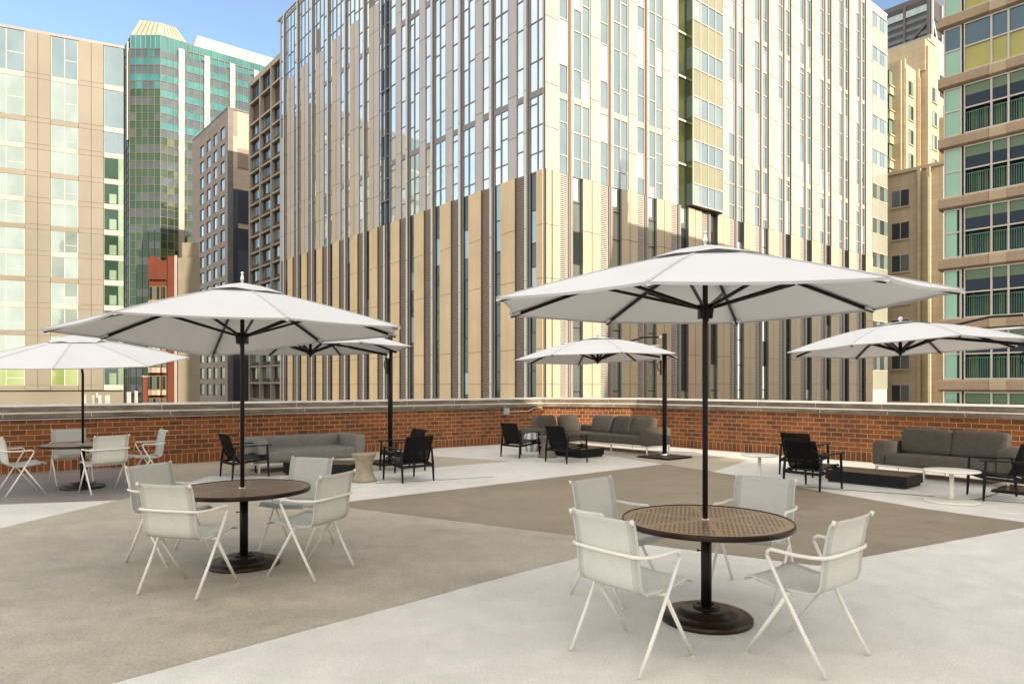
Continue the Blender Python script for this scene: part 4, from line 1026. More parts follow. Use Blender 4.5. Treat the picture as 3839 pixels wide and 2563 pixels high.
for i in range(len(floors)-1):
    z0, z1 = floors[i], floors[i+1]; top = i >= 10
    g = 'glass_lime' if i < 1 else ('glass_teal' if i == 11 else 'glass_mint')
    for (c0, c1) in cols:
        m = MB(); FR.box(m, c0, c1, -0.31, 0.0, z0, z1, 1)
        mid = c0+(c1-c0)*(0.5 if c0 > 0 else 0.66)
        zz = z0+0.62
        FR.pane(m, c0+0.08, mid-0.04, 0.03, zz, z1-0.05, 0, 0.01)
        if (i+int(c0)) % 2 == 0 or top:
            FR.pane(m, mid+0.04, c1-0.08, 0.03, zz+(0.9 if not top else 2.2), z1-0.05, 0, 0.01); FR.pane(m, mid+0.04, c1-0.08, 0.03, zz, zz+(0.82 if not top else 2.1), 0, 0.01)
        else: FR.pane(m, mid+0.04, c1-0.08, 0.03, zz, z1-0.05, 0, 0.01)
        FR.box(m, c0, c1, 0.0, 0.06, z0, z0+0.58, 2)
        m.build('window', [g, 'mullion_white', 'white_panel' if i % 2 else 'brush'], LB)
    for (c0, c1) in ((-4.85,-2.95), (2.44, 3.71), (3.73, 4.98), (7.86, 9.16), (9.18, 10.46)):
        m = MB(); FR.box(m, c0+0.02, c1-0.02, -0.31, 0.09, z0, z1, 1)
        FR.box(m, c0+0.01, c1-0.01, 0.09, 0.13, z0+0.02, z0+0.58, 0); FR.box(m, c0+0.01, c1-0.01, 0.09, 0.13, z0+0.62, z1-0.01, 0)
        m.build('metal_panel', ['brush', 'fin_dark'], LB)
    # corner glass
    m = MB(); FR.box(m, 10.5, 12.6, -0.31, 0.0, z0, z1, 3); FR.box(m, 10.5, 12.62, 0.0, 0.10, z0, z0+0.62, 1)
    FR.pane(m, 10.55, 12.05, 0.03, z0+0.66, z1-0.05, 0); FR.box(m, 12.08, 12.62, 0.0, 0.07, z0+0.62, z1, 2)
    if i < 8: FR.box(m, 11.1, 11.85, 0.035, 0.05, z0+0.7, z1-1.2, 2)
    m.build('corner_window', ['glass_greendark' if 2 < i < 9 else 'glass_teal', 'white_panel', 'glass_celadon' if i < 9 else 'glass_teal', 'mullion_white'], LB)

# ------------------------------------------------------------------ green glass tower
GT = bld('green_glass_tower', 'tall sea green glass tower with cream mullions and a chamfered crown', (-83.55, 165.0))
c_, s_ = math.cos(-AL), math.sin(-AL)
def loc2(x, y, o=(-83.55, 165.0)): dx, dy = x-o[0], y-o[1]; return (dx*c_-dy*s_, dx*s_+dy*c_)
A0 = loc2(-90.84, 165.0); A1 = (0.0, 0.0); B1 = (46.0, 0.0); C1 = (A0[0], A0[1]+34)
zt = ZB+81.5
def gface(p, q, zlo, zhi, cell, name, upper_from=1e9, pier_cols=(), matsets=None, T=GT):
    """curtain wall from p to q (local); alternating vision/spandrel bands, each band a part; then a mullion grid"""
    p, q = Vector((p[0], p[1], 0)), Vector((q[0], q[1], 0)); L = (q-p).length; e = (q-p)/L; nrm = Vector((e.y, -e.x, 0))
    n = max(1, int(round(L/cell))); z = zlo; k = 0
    while z < zhi-0.3:
        z1 = min(z+1.9, zhi); m = MB()
        lowz = z-ZB < 46
        for j in range(n):
            a = p+e*(L*j/n); b = p+e*(L*(j+1)/n); w = [rnd.uniform(-0.012, 0.012) for _ in range(2)]
            vs = [a+nrm*w[0], b-nrm*w[0], b+nrm*w[1], a-nrm*w[1]]
            vs = [Vector((v.x, v.y, zz)) for v, zz in zip(vs, (z, z, z1, z1))]
            m.add(vs, [(0,1,2,3)], 1 if rnd.random() < 0.25 else 0)
        ms = matsets(z-ZB, k); m.build(name, ms, T); z = z1; k += 1
    m = MB(); z = zlo; wd = 0.09
    while z <= zhi+0.01:
        m.bar(tuple(p+nrm*0.06+Vector((0,0,z))), tuple(q+nrm*0.06+Vector((0,0,z))), 0.12, wd); z += 1.9
    for j in range(n+1):
        a = p+e*(L*j/n)+nrm*0.07; m.bar((a.x, a.y, zlo), (a.x, a.y, zhi), wd, 0.12, up=tuple(nrm))
    m.build('mullion_grid', 'mullion_cream', T)
def msA(z, k):  # bands darken below the reflection boundary, reflection put into the glass colour
    if z < 71: return ['glass_greendark', 'glass_greendark'] if k % 2 == 0 else ['glass_dark', 'glass_greendark']
    return ['glass_green', 'glass_green'] if k % 2 == 0 else ['glass_greymauve', 'glass_green']
def msB(z, k):  # same painted reflection boundary, lower on this face
    if z < 34: return ['glass_greendark', 'glass_moss']
    if z < 60: return ['glass_greendark', 'glass_moss'] if k % 2 == 0 else ['glass_dark', 'glass_greymauve']
    return ['glass_green', 'glass_green'] if k % 2 == 0 else ['glass_greymauve', 'glass_greymauve']
gface(A0, A1, ZB-6, zt, 1.45, 'glass_band', matsets=msA)
gface(A1, (40.0, 0.0), ZB-6, zt-0.4, 1.5, 'glass_band', matsets=msB)
gface(C1, A0, ZB-6, zt, 2.0, 'glass_band', matsets=lambda z, k: ['glass_dark', 'glass_greendark'] if z < 50 else ['glass_dark', 'glass_teal'])
m = MB(); m.prism([(A0[0]+0.3, A0[1]+0.25), (0.1, 0.35), (46, 0.35), (46, 40), (A0[0]+0.3, 40)], 0, zt-0.5); m.build('core_wall', 'cream_panel', GT)
for c0 in (3.9, 9.8, 15.9, 21.9, 27.5, 33.5):
    m = MB(); m.box(c0, c0+1.3, -0.45, -0.14, ZB-6, zt+1.0, 0); z = ZB+58
    while z < zt-1: m.box(c0-0.02, c0+1.32, -0.47, -0.44, z, z+0.9, 1); z += 3.8
    m.box(c0+0.05, c0+1.25, -0.50, -0.44, zt-2.4, zt+1.1, 1); m.build('pier', ['brush', 'white_panel'], GT)
for c0 in (0.0,):
    m = MB(); a = Vector((A0[0], A0[1], 0)); m.box(a.x-0.4, a.x-0.15, a.y+1.0, a.y+2.2, ZB+60, ZB+83.5, 0); m.box(a.x-0.5, a.x-0.15, a.y+7.5, a.y+9.3, ZB-6, ZB+79.5, 0); m.box(a.x-0.5, a.x-0.15, a.y+13.2, a.y+14.8, ZB-6, ZB+78, 0); m.build('pier', 'brush', GT)
# crown: set-back glass rows and cream roofs
m = MB(); m.prism([(6.0, 1.2), (44, 1.2), (44, 30), (6.0, 30)], zt-0.6, zt+3.6, 0)
j = 6.0
while j < 44: m.box(j, j+0.14, 1.05, 1.2, zt-0.4, zt+3.6, 1); j += 1.5
m.box(5.95, 44, 1.02, 1.19, zt+1.6, zt+1.75, 1); m.build('crown_glass', ['glass_green', 'mullion_cream'], GT)
m = MB(); v = [(8.0,3.0,zt+3.6),(44,3.0,zt+3.6),(44,28,zt+3.6),(8.0,28,zt+3.6),(10.0,6.0,zt+8.6),(44,6.0,zt+8.6),(44,25,zt+8.6),(10.0,25,zt+8.6)]
m.add(v, [(0,1,5,4),(1,2,6,5),(2,3,7,6),(3,0,4,7),(4,5,6,7)]); m.build('roof', 'white_panel', GT)
m = MB(); o = [(A0[0]+0.2, A0[1]+0.2), (0.0, 0.2), (6.0, 0.3), (9.0, 4), (7, 12), (A0[0]+0.2, 12)]
ins = [(A0[0]+2.2, A0[1]+0.2), (1.0, 3.2), (4.2, 3.4), (5.5, 6), (4.5, 10), (A0[0]+2.4, 10)]
h0, h1 = zt+0.1, zt+7.6
m.add([(x, y, h0-1) for x, y in o]+[(x, y, h0+3.2) for x, y in o]+[(x, y, h1+2.2) for x, y in ins],
      [(i, (i+1) % 6, 6+(i+1) % 6, 6+i) for i in range(6)], 0)
m.add([(x, y, h0+3.2) for x, y in o]+[(x, y, h1) for x, y in ins], [(i, (i+1) % 6, 6+(i+1) % 6, 6+i) for i in range(6)]+[tuple(range(6, 12))], 1)
for i in range(6):
    a, b = Vector((*o[i], h0+3.2)), Vector((*o[(i+1) % 6], h0+3.2)); c, d2 = Vector((*ins[i], h1)), Vector((*ins[(i+1) % 6], h1))
    for k in range(1, 6): m.bar(a.lerp(b, k/6), c.lerp(d2, k/6), 0.1, 0.1, 2)
    for k in range(0, 6): q = a.lerp(b, k/6); m.bar((q.x, q.y, h0-1), (q.x, q.y, h0+3.2), 0.14, 0.14, 2)
m.build('crown_roof', ['glass_green', 'spandrel_pale', 'mullion_cream'], GT)

# ------------------------------------------------------------------ grey clad building
M['slate_clad'] = m_panel('grey_brown_cladding', (0.29, 0.225, 0.165), 0.12, 0.6, 0.5, 0.08, (3.2, 0.62, 0.66))
M['slate_dark'] = m_panel('deep_grey_cladding', (0.15, 0.135, 0.125), 0.10, 0.6, 0.5, 0.08, (3.2, 0.62, 0.72))
M['stone_pale'] = m_panel('buff_cladding', (0.47, 0.38, 0.28), 0.08, 0.6, 0.5, 0.08, (3.2, 0.62, 0.75))
M['stone_mid'] = m_panel('brown_cladding', (0.26, 0.20, 0.15), 0.08, 0.6, 0.5, 0.08, (3.2, 0.62, 0.75))
M['shadow_navy'] = m_panel('shadow_navy_cladding', (0.020, 0.026, 0.042), 0.1, 0.6, 0.5, 0.08, (3.2, 0.62, 0.7))  # shadow on the lower side wall put into the navy colour
M['shadow_navy_pale'] = m_panel('shadow_slate_blue_cladding', (0.040, 0.055, 0.080), 0.1, 0.6, 0.5, 0.08, (3.2, 0.62, 0.7))  # paler blocks of the same painted shadow
M['glass_bright'] = m_glass('painted_reflection_glass', (0.36, 0.34, 0.33), (0.56, 0.53, 0.51), 0.12, (0.95, 0.95, 0.95))  # whitish sky reflection put into the pane colour
GB = bld('clad_building', 'grey brown clad building with four columns of tall windows left of the striped tower', (-50.71, 125.0))
m = MB(); m.box(0.05, 14, 0.05, 22, 0, ZB+51.0); m.build('core_wall', 'stone_pale', GB)
m = MB()
cw = [(1.35, 4.05-0.05), (5.6, 8.3-0.0), (9.6, 12.44), (13.9, 16.8)]
cw = [(1.63, 4.05), (5.91, 8.30), (9.93, 12.44), (14.15, 16.78)]
rows = [46.4-3.12*i+0.0 for i in range(16)]
edges = [0.0]+[x for c in cw for x in c]+[22.0]
for i in range(0, len(edges), 2): FL.box(m, edges[i], edges[i+1], -0.05, 0.5, -20, 51.2, 0)
for c0, c1 in cw:
    zprev = 51.2
    for r_ in rows: FL.box(m, c0, c1, -0.05, 0.5, r_+2.15, zprev, 0); zprev = r_
    FL.box(m, c0, c1, -0.05, 0.5, -20, zprev, 0)
m.build('clad_wall', 'slate_clad', GB)
m = MB(); FR.box(m, -0.5, 0.45, -0.05, 0.12, -20, 51.2, 0)
blocks = [(.45,1.2,46.5,51.1,1),(1.2,14,44.5,51.1,0),(.45,1.2,40,46.5,0),(1.2,14,41,44.5,1),(.45,14,37,40,0),(.45,1.3,30,37,3),(1.3,14,31,37,2),(.45,14,26,30,2),(.45,1.3,18,26,2),(1.3,14,20,26,3),(1.3,14,13,20,2),(.45,1.3,6,18,3),(1.3,14,6,13,3),(.45,14,-20,6,2)]
for a0, a1, z0, z1, k in blocks: FR.box(m, a0, a1, -0.05, 0.10+0.02*k, z0, z1, k+1)
m.build('side_wall', ['slate_dark', 'stone_pale', 'stone_mid', 'shadow_navy', 'shadow_navy_pale'], GB)
gw = [(c0+0.05, c1-0.05) for c0, c1 in cw]
for c0, c1 in gw:
    for k, r_ in enumerate(rows):
        m = MB(); FL.box(m, c0, c1, 0.06, 0.30, r_+0.03, r_+2.12, 1)
        FL.pane(m, c0+0.12, (c0+c1)/2-0.05, 0.32, r_+0.1, r_+2.05, 0); FL.pane(m, (c0+c1)/2+0.05, c1-0.12, 0.32, r_+0.1, r_+2.05, 2)
        m.build('window', ['glass_bright', 'mullion_dark', 'glass_sky' if k < 6 else 'glass_teal'], GB)
m = MB(); m.box(-0.55, 14.1, -0.15, 22, ZB+51.2, ZB+51.5); m.build('roof_edge', 'slate_dark', GB)

# ------------------------------------------------------------------ brown concrete-frame building
M['conc_frame'] = m_panel('buff_concrete_frame', (0.42, 0.36, 0.28), 0.12, 0.8, 0.6, 0.2)
M['brown_wall'] = m_panel('dark_brown_brick_infill', (0.085, 0.055, 0.045), 0.15, 0.8, 0.6, 0.1, (0.6, 0.2, 0.8))
BB = bld('concrete_frame_building', 'brown building with buff concrete frame just left of the striped tower', (-35.49, 105.0))
m = MB(); m.box(0.3, 12, -6, 11.4, 0, ZB+49.5); m.build('core_wall', 'brown_wall', BB)
piers = [-3.4, 1.55, 6.25, 11.05]
m = MB()
for p_ in piers: FL.box(m, p_, p_+0.42, -0.35, 0.35, -20, 51.0, 0)
lv = [50.2, 47.2]+[43.7-2.62*i for i in range(20)]
for i, z in enumerate(lv): FL.box(m, -6, 11.46, -0.35, 0.30, z, z+(0.9 if i == 0 else 0.30), 0)
m.build('concrete_frame', 'conc_frame', BB)
for j in range(len(piers)-1):
    a0, a1 = piers[j]+0.42, piers[j+1]
    for i in range(1, 18):
        z1 = lv[i+0] if i else 0; 
        if i == 1: continue
        z0 = lv[i+1]+0.30; z1 = lv[i]; m = MB()
        FL.box(m, a0, a1, -0.31, -0.16, z0, z1, 1)
        if i == 1: m.build('infill_panel', ['brown_wall']*3, BB); continue
        FL.box(m, a0+0.3, a1-0.3, -0.12, 0.05, z0, z0+0.55, 3)
        n_ = 4
        for k in range(n_): FL.pane(m, a0+(a1-a0)*k/n_+0.08, a0+(a1-a0)*(k+1)/n_-0.08, -0.14, z0+0.1, z1-0.05, 0 if (k+i+j) % 3 else 2)
        m.build('window', ['glass_dark', 'mullion_dark', 'glass_mint', 'brown_wall'], BB)
m = MB()
for j in range(len(piers)-1):
    a0, a1 = piers[j]+0.42, piers[j+1]
    FL.box(m, a0+0.1, a1-0.1, -0.28, -0.1, 47.6, 50.1, 0)
    for k in range(5): FL.box(m, a0+0.2+k*0.85, a0+0.27+k*0.85, -0.1, -0.04, 47.6, 50.1, 1)
m.build('top_windows', ['glass_dark', 'mullion_dark'], BB)

# ------------------------------------------------------------------ red brick bay building + buff party wall
M['red_brick_far'] = m_panel('orange_red_brick', (0.17, 0.045, 0.022), 0.12, 0.8, 0.6, 0.08, (0.9, 0.30, 0.82))
M['buff_wall'] = m_panel('buff_painted_wall', (0.30, 0.255, 0.185), 0.06, 0.8, 0.4, 0.08, (9.0, 3.3, 0.8))
RB = thing('brick_bay_building', 'orange brick building with curved parapet and scalloped bay balconies', 'building', (-49.64, 95.0, -30), 0.0, 'tall buildings beyond the parapet')
m = MB(); m.prism([(0,0),(2.6,0),(0.8,4),(-1.8,4)], 0, ZB+16.5); m.prism([(2.6,-0.25),(3.55,-0.25),(1.6,4),(0.7,4)], 0, ZB+19.2); m.build('wall', 'red_brick_far', RB)
m = MB(); n = 16; top = [(0.0+2.55*i/n, 18.9+0.35*math.sin(i/n*6.0)) for i in range(n+1)]
vs = []
for x_, z_ in top: vs += [(x_, -0.3, ZB+16.0), (x_, -0.3, ZB+z_), (x_, 0.3, ZB+16.0), (x_, 0.3, ZB+z_)]
fs = []
for i in range(n): a = 4*i; b = a+4; fs += [(a,b,b+1,a+1), (a+2,a+3,b+3,b+2), (a+1,b+1,b+3,a+3)]
m.add(vs, fs, 0); m.build('curved_parapet', 'red_brick_far', RB)
m = MB(); m.prism([(3.56,-0.3),(3.95,-0.3),(2.0,4),(1.7,4)], 0, ZB+19.3); m.build('painted_sunlit_strip', 'white_panel', RB)  # sunlit part of the party wall put in as a pale strip
m = MB(); m.prism([(3.97,-0.1),(7.0,-0.1),(4.9,4.5),(2.0,4.5)], 0, ZB+19.0); m.prism([(4.0,1.0),(6.3,1.0),(4.7,4.4),(2.4,4.4)], ZB+19.001, ZB+21.3); m.build('party_wall', 'buff_wall', RB)
for k in range(9):
    z0 = 15.3-3.05*k-2.1
    for a0, a1, nb in ((0.12, 1.6, 3), (1.95, 2.4, 1)):
        m = MB(); FR.box(m, a0, a1, 0.0, 0.32, z0, z0+1.9, 1)
        for j in range(nb): FR.pane(m, a0+(a1-a0)*j/nb+0.06, a0+(a1-a0)*(j+1)/nb-0.06, 0.33, z0+0.08, z0+1.8, 0 if (j+k) % 2 else 2)
        m.build('window', ['glass_sky', 'mullion_cream', 'glass_dark'], RB)
        m = MB(); cc = (a0+a1)/2
        for q in range(7):
            th = math.pi*q/7; th2 = math.pi*(q+1)/7; w = (a1-a0)/2+0.1
            x0_, x1_ = cc-w*math.cos(th), cc-w*math.cos(th2); y0_, y1_ = -0.33-0.28*math.sin(th)-0.06*(q % 2), -0.33-0.28*math.sin(th2)-0.06*((q+1) % 2)
            m.add([(x0_,y0_,ZB+z0-0.75),(x1_,y1_,ZB+z0-0.75),(x1_,y1_,ZB+z0-0.05),(x0_,y0_,ZB+z0-0.05),(x0_,-0.2,ZB+z0-0.75),(x1_,-0.2,ZB+z0-0.75),(x1_,-0.2,ZB+z0-0.05),(x0_,-0.2,ZB+z0-0.05)],
                  [(0,1,2,3),(0,4,5,1),(3,2,6,7)])
        m.build('balcony', 'conc_frame', RB)

# ------------------------------------------------------------------ low roof with antennas, brick chimney
LR = thing('low_building', 'low flat roofed building just showing behind the left parapet', 'building', (-34, 52, -30), 0.15, 'tall buildings beyond the parapet')
m = MB(); m.box(-12, 14, 0, 14, 0, ZB-0.55); m.build('wall', 'buff_wall', LR)
GA = 'white antennas on the low roof behind the parapet'
def antenna(x, y, w, h, label):
    T = thing('roof_antenna', label, 'antenna', (x, y, -0.55), rnd.uniform(-0.3, 0.3), GA)
    m = MB(); m.tube([(0,0.06,0),(0,0.06,h*0.92)], 0.04, 8); m.build('pole', 'galv', T)
    m = MB(); m.cushion((0,-0.04,h*0.62),(w,0.12,h*0.75),0.03,0.01); m.build('panel', 'antenna', T, weld=True)
antenna(-34.5,56,0.32,1.45,'small white antenna right beside the far left umbrella pole')
antenna(-33.85,56.4,0.46,1.35,'wide low white antenna, second from the left on the roof')
antenna(-33.45,56,0.12,1.6,'narrow grey white antenna, third from the left on the roof')
antenna(-33.0,55.6,0.24,1.4,'short white antenna left of the green glass corner')
antenna(-32.5,55.8,0.36,1.4,'broad white antenna closest to the green glass corner')
antenna(-31.0,56.2,0.34,1.65,'upright white antenna before the dark lower green tower')
antenna(-30.3,56,0.26,1.75,'tall slim white antenna beside the brick chimney')
T = thing('brick_chimney', 'slim pinkish brick chimney in front of the dark glass tower', 'chimney', (-29.9, 56.6, -0.55), 0)
MB().box(-0.14, 0.14, -0.14, 0.14, 0, 2.85).build('stack', 'red_brick_far', T)
MB().box(-0.18, 0.18, -0.18, 0.18, 2.85, 2.95).build('cap', 'conc_frame', T)

# ------------------------------------------------------------------ cream art-deco building and the towers behind it
M['limestone_cream'] = m_panel('cream_limestone', (0.53, 0.44, 0.295), 0.08, 0.75, 0.4, 0.12, (2.4, 0.75, 0.72))  # one cream stone colour for the block and its wing
def pilasters(F, T, xs, z0, z1, w=0.45, p=0.5):
    m = MB()
    for x in xs: F.box(m, x, x+w, 0, p, z0, z1, 0); F.box(m, x+w*0.3, x+w*0.7, p, p+0.12, z0, z1-1.2, 0)
    m.build('pilaster', 'limestone_cream', T)
CB = bld('limestone_building', 'tall cream limestone building with stepped top right of the striped tower', (49.3, 88.0))
m = MB(); m.box(0, 9.2, 0, 14, 0, ZB+42.8); m.box(9.2, 26, -0.6, 3, 0, ZB+41.0); m.build('wall', 'limestone_cream', CB)
m = MB(); m.box(5.4, 8.8, -0.9, 14, ZB+42.81, ZB+46.9); m.box(6.0, 8.9, -1.0, 14, ZB+46.9, ZB+47.2); m.box(5.6, 9.1, -1.2, 0, 0, ZB+46); m.build('upper_block', 'limestone_cream', CB)
pilasters(FR, CB, [0.3, 4.8], -20, 43, 0.4, 0.35); pilasters(FR, CB, [11.2, 16.5, 20], -20, 38, 0.5, 1.2)
rws = [39.0-3.12*i for i in range(13)]
punched(FR, CB, [(2.4, 4.0)], rws, 1.9, ['glass_mint', 'glass_dark'], p=0.0, sill='limestone_cream', frm='mullion_dark')
punched(FR, CB, [(7.0, 8.6)], [r_ for r_ in rws], 1.9, ['glass_mint', 'glass_dark'], p=1.2, sill='limestone_cream', frm='mullion_dark')
punched(FR, CB, [(9.7, 10.8), (12.6, 14.2), (14.7, 16.1), (18.0, 19.2)], [r_-1.0 for r_ in rws], 2.0, ['glass_mint', 'glass_dark'], p=0.6, sill='limestone_cream', frm='mullion_dark')
# stacked bay windows on its shaded side
for k in range(13):
    z0 = 39.6-3.12*k; m = MB()
    m.box(-1.3, 0.9, 0.8, 6.0, ZB+z0-1.1, ZB+z0, 3); m.box(-1.45, 1.0, 0.65, 6.1, ZB+z0-0.15, ZB+z0, 3)
    m.box(-1.1, 0.7, 1.0, 5.8, ZB+z0, ZB+z0+2.0, 1)
    for j in range(3): m.quad((-1.12, 1.1+j*1.6+1.45, ZB+z0+0.1), (-1.12, 1.1+j*1.6, ZB+z0+0.1), (-1.12, 1.1+j*1.6, ZB+z0+1.9), (-1.12, 1.1+j*1.6+1.45, ZB+z0+1.9), 0)
    m.quad((-1.0, 0.98, ZB+z0+0.1), (0.6, 0.98, ZB+z0+0.1), (0.6, 0.98, ZB+z0+1.9), (-1.0, 0.98, ZB+z0+1.9), 2)
    m.build('bay_window', ['glass_dark', 'mullion_dark', 'glass_celadon', 'limestone_cream'], CB)
LW = bld('limestone_wing', 'lower cream limestone wing with paired square windows beside the right building', (49.7, 80.0))
m = MB(); m.box(0.0, 14, 0, 26, 0, ZB+27.0); m.build('wall', 'limestone_cream', LW)
m = MB(); m.box(-0.25, 14, -0.25, 26, ZB+27.0, ZB+27.4); m.build('roof_edge', 'limestone_cream', LW)
wl = [23.0-3.9*i for i in range(7)]
punched(FL, LW, [(3.6, 5.6), (6.6, 8.9), (13.2, 15.2), (16.2, 18.2)], wl, 2.1, ['glass_dark', 'glass_teal'], p=0.0, sill='limestone_cream', frm='fin_light')
pilasters(FL, LW, [1.2, 2.2], -20, 27, 0.35, 0.6); pilasters(FL, LW, [10.3, 11.4, 12.3], -20, 13.5, 0.35, 0.6)

DT = thing('dark_braced_tower', 'distant dark tower with cross bracing at the top right', 'building', (0, 0, 0), 0, 'tall buildings beyond the parapet')
yd = 420.0; kx = (3490/1.6343-1174.5)/1592; DT.location = (kx*yd, yd, -30); DT.rotation_euler = (0, 0, AL)
HT = 30+236
M['braced'] = simple('dark_anodised_skin', (0.045, 0.042, 0.048), 0.45, 0.1, var=0.1, scale=0.1)
M['brace'] = simple('brace_metal', (0.10, 0.09, 0.09), 0.5, var=0.05)
m = MB(); m.box(0, 34, 0, 60, 0, HT); m.build('wall', 'braced', DT)
m = MB()
for i in range(22):
    z = HT-12-4.6*i; m.box(-0.3, 0.0, 1.5, 58, z, z+2.2, 0)
    m.box(0.5, 33, -0.3, 0.0, z, z+2.2, 0)
m.build('window_bands', 'glass_dark', DT)
m = MB(); m.box(-0.5, 0.0, 1, 58, HT-7.5, HT-3.5, 0); m.build('pale_window_band', 'glass_mint', DT)  # pale green strip windows near the top
m = MB(); m.box(0, 33.5, 0, 59, HT, HT+3); m.build('roof_parapet', 'brace', DT)
m = MB()
for y in (0.6, 14, 28, 42, 56): m.box(-0.9, 0.0, y, y+1.4, 0, HT, 0)
for a, b in (((-0.7,1,HT-62),(-0.7,56,HT-14)), ((-0.7,56,HT-62),(-0.7,1,HT-14))): m.bar(a, b, 0.6, 1.6, 0)
for a, b in (((1,-0.7,HT-62),(33,-0.7,HT-14)), ((33,-0.7,HT-62),(1,-0.7,HT-14))): m.bar(a, b, 0.6, 1.6, 1)
for x in (0.3, 16, 32): m.box(x, x+1.4, -0.9, 0.0, 0, HT, 1)
m.build('cross_brace', ['brace', 'fin_light'], DT)
WT = thing('white_grid_tower', 'distant white tower with square dark windows at the upper right', 'building', (0, 0, 0), 0, 'tall buildings beyond the parapet')
yd = 280.0; kx = (3491/1.6343-1174.5)/1592; WT.location = (kx*yd, yd, -30); WT.rotation_euler = (0, 0, AL)
HW = 30+143
M['marble'] = m_panel('pale_marble', (0.40, 0.385, 0.36), 0.05, 0.5, 0.2, 0.08, (4.0, 2.2, 0.85))
m = MB(); m.box(0, 30, 0, 26, 0, HW); m.build('wall', 'marble', WT)
for j in range(3):
    m = MB(); m.box(2+7.5*j, 7+7.5*j, -0.3, 0.0, HW-26, HW-14, 0)
    for i in range(6): m.box(2+7.5*j, 7+7.5*j, -0.3, 0.0, HW-32-4.6*i, HW-29-4.6*i, 0)
    m.build('window_column', 'mullion_dark', WT)
    m = MB(); m.box(-0.3, 0.0, 2+7.5*j, 6+7.5*j, HW-26, HW-14, 0)
    for i in range(6): m.box(-0.3, 0.0, 2+7.5*j, 6+7.5*j, HW-32-4.6*i, HW-29-4.6*i, 0)
    m.build('window_column', 'mullion_dark', WT)
m = MB(); m.box(-0.4, 0.0, 4, 18, HW-6, HW-4.6); m.build('vent_slot', 'black', WT)

# ------------------------------------------------------------------ right building (concrete bands, white frames)
t = NT('exposed_aggregate'); n = t.noise(9, 6, 0.85); n2 = t.noise(0.8, 3)
t.base(t.mix(1.0, t.ramp(n, [(0.36, (0.30,0.22,0.145)), (0.64, (0.44,0.335,0.235))]), t.ramp(n2, [(0.3,(0.9,)*3),(0.7,(1.05,)*3)]), 'MULTIPLY')); t.set(Roughness=0.9); t.bump(n, 0.8, 0.02); M['aggregate'] = t.m
M['smooth_band'] = m_panel('smooth_buff_concrete', (0.46, 0.36, 0.24), 0.05, 0.8, 0.5, 0.05)
M['blind_green'] = simple('muted_green_blind', (0.095, 0.16, 0.085), 0.35, var=0.06)
M['blind_olive'] = simple('olive_yellow_wall', (0.36, 0.34, 0.09), 0.4, var=0.12, scale=0.7)
M['pane_navy'] = simple('navy_reflection_pane', (0.004,0.018,0.040), 0.25, var=0.2, scale=0.8, spec=0.3)  # sky reflection in the pane put into its flat navy colour
M['pane_slate'] = m_glass('slate_blue_pane', (0.03,0.065,0.08), (0.045,0.085,0.10), 0.06, (0.6,0.8,1.0))
M['pane_aqua'] = m_glass('aqua_pane', (0.20,0.38,0.27), (0.26,0.45,0.33), 0.06, (0.8,1,0.9))
M['room'] = simple('dim_room', (0.012, 0.03, 0.028), 0.6, var=0.5, scale=1.5)
M['rail_teal'] = simple('teal_railing', (0.10, 0.24, 0.19), 0.5)
M['curtain'] = simple('olive_curtain', (0.12, 0.15, 0.05), 0.8, var=0.3, scale=2)
RG = thing('banded_building', 'building with rough concrete bands and white framed green windows at the right edge', 'building', (22.28, 36.0, -30), AL-math.pi/2, 'tall buildings beyond the parapet')
# local x runs along the facade to the right/near, local y goes behind it
FB = Face(False)
LEN = 26.0
m = MB(); m.box(0.25, LEN, 0.5, 42, 0, ZB+22.4); m.build('core_wall', 'smooth_band', RG)
bands_z = [20.0+3.11*i for i in (-9,-8,-7,-6,-5,-4,-3,-2,-1,0,1,2)]
for bz in bands_z:
    m = MB(); prof = [(0.0,0.0),(-0.16,0.06),(-0.22,0.10),(-0.22,0.52),(-0.18,0.58),(-0.10,0.60)]
    vs = []; segs = [(-0.10, 2.14, 0), (2.14, 2.90, 1), (2.90, 5.4, 0), (5.4, LEN, 0)]
    for x0, x1, mi in segs:
        q = [(y, z) for y, z in prof]
        o = [(x0, y-(-0.0 if mi == 0 else -0.02), ZB+bz+z) for y, z in q] + [(x1-0.012, y-(-0.0 if mi == 0 else -0.02), ZB+bz+z) for y, z in q]
        nq = len(q); m.add(o, [(i, nq+i, nq+i+1, i+1) for i in range(nq-1)], mi)
        m.add([(x0, 0.5, ZB+bz+0.6), (x0, -0.10, ZB+bz+0.6), (x1, -0.10, ZB+bz+0.6), (x1, 0.5, ZB+bz+0.6), (x0, 0.5, ZB+bz), (x1, 0.5, ZB+bz), (x0, 0, ZB+bz), (x1, 0, ZB+bz)], [(0,1,2,3), (4,5,7,6)], mi)
    m.add([(-0.10, y, ZB+bz+z) for y, z in prof]+[(-0.10, 0.5, ZB+bz+0.6), (-0.10, 0.5, ZB+bz)], [tuple(reversed(range(len(prof)+2)))], 0)
    m.box(-0.102, LEN, 0.02, 0.49, ZB+bz+0.005, ZB+bz+0.59, 0)
    m.build('concrete_band', ['aggregate', 'smooth_band'], RG)
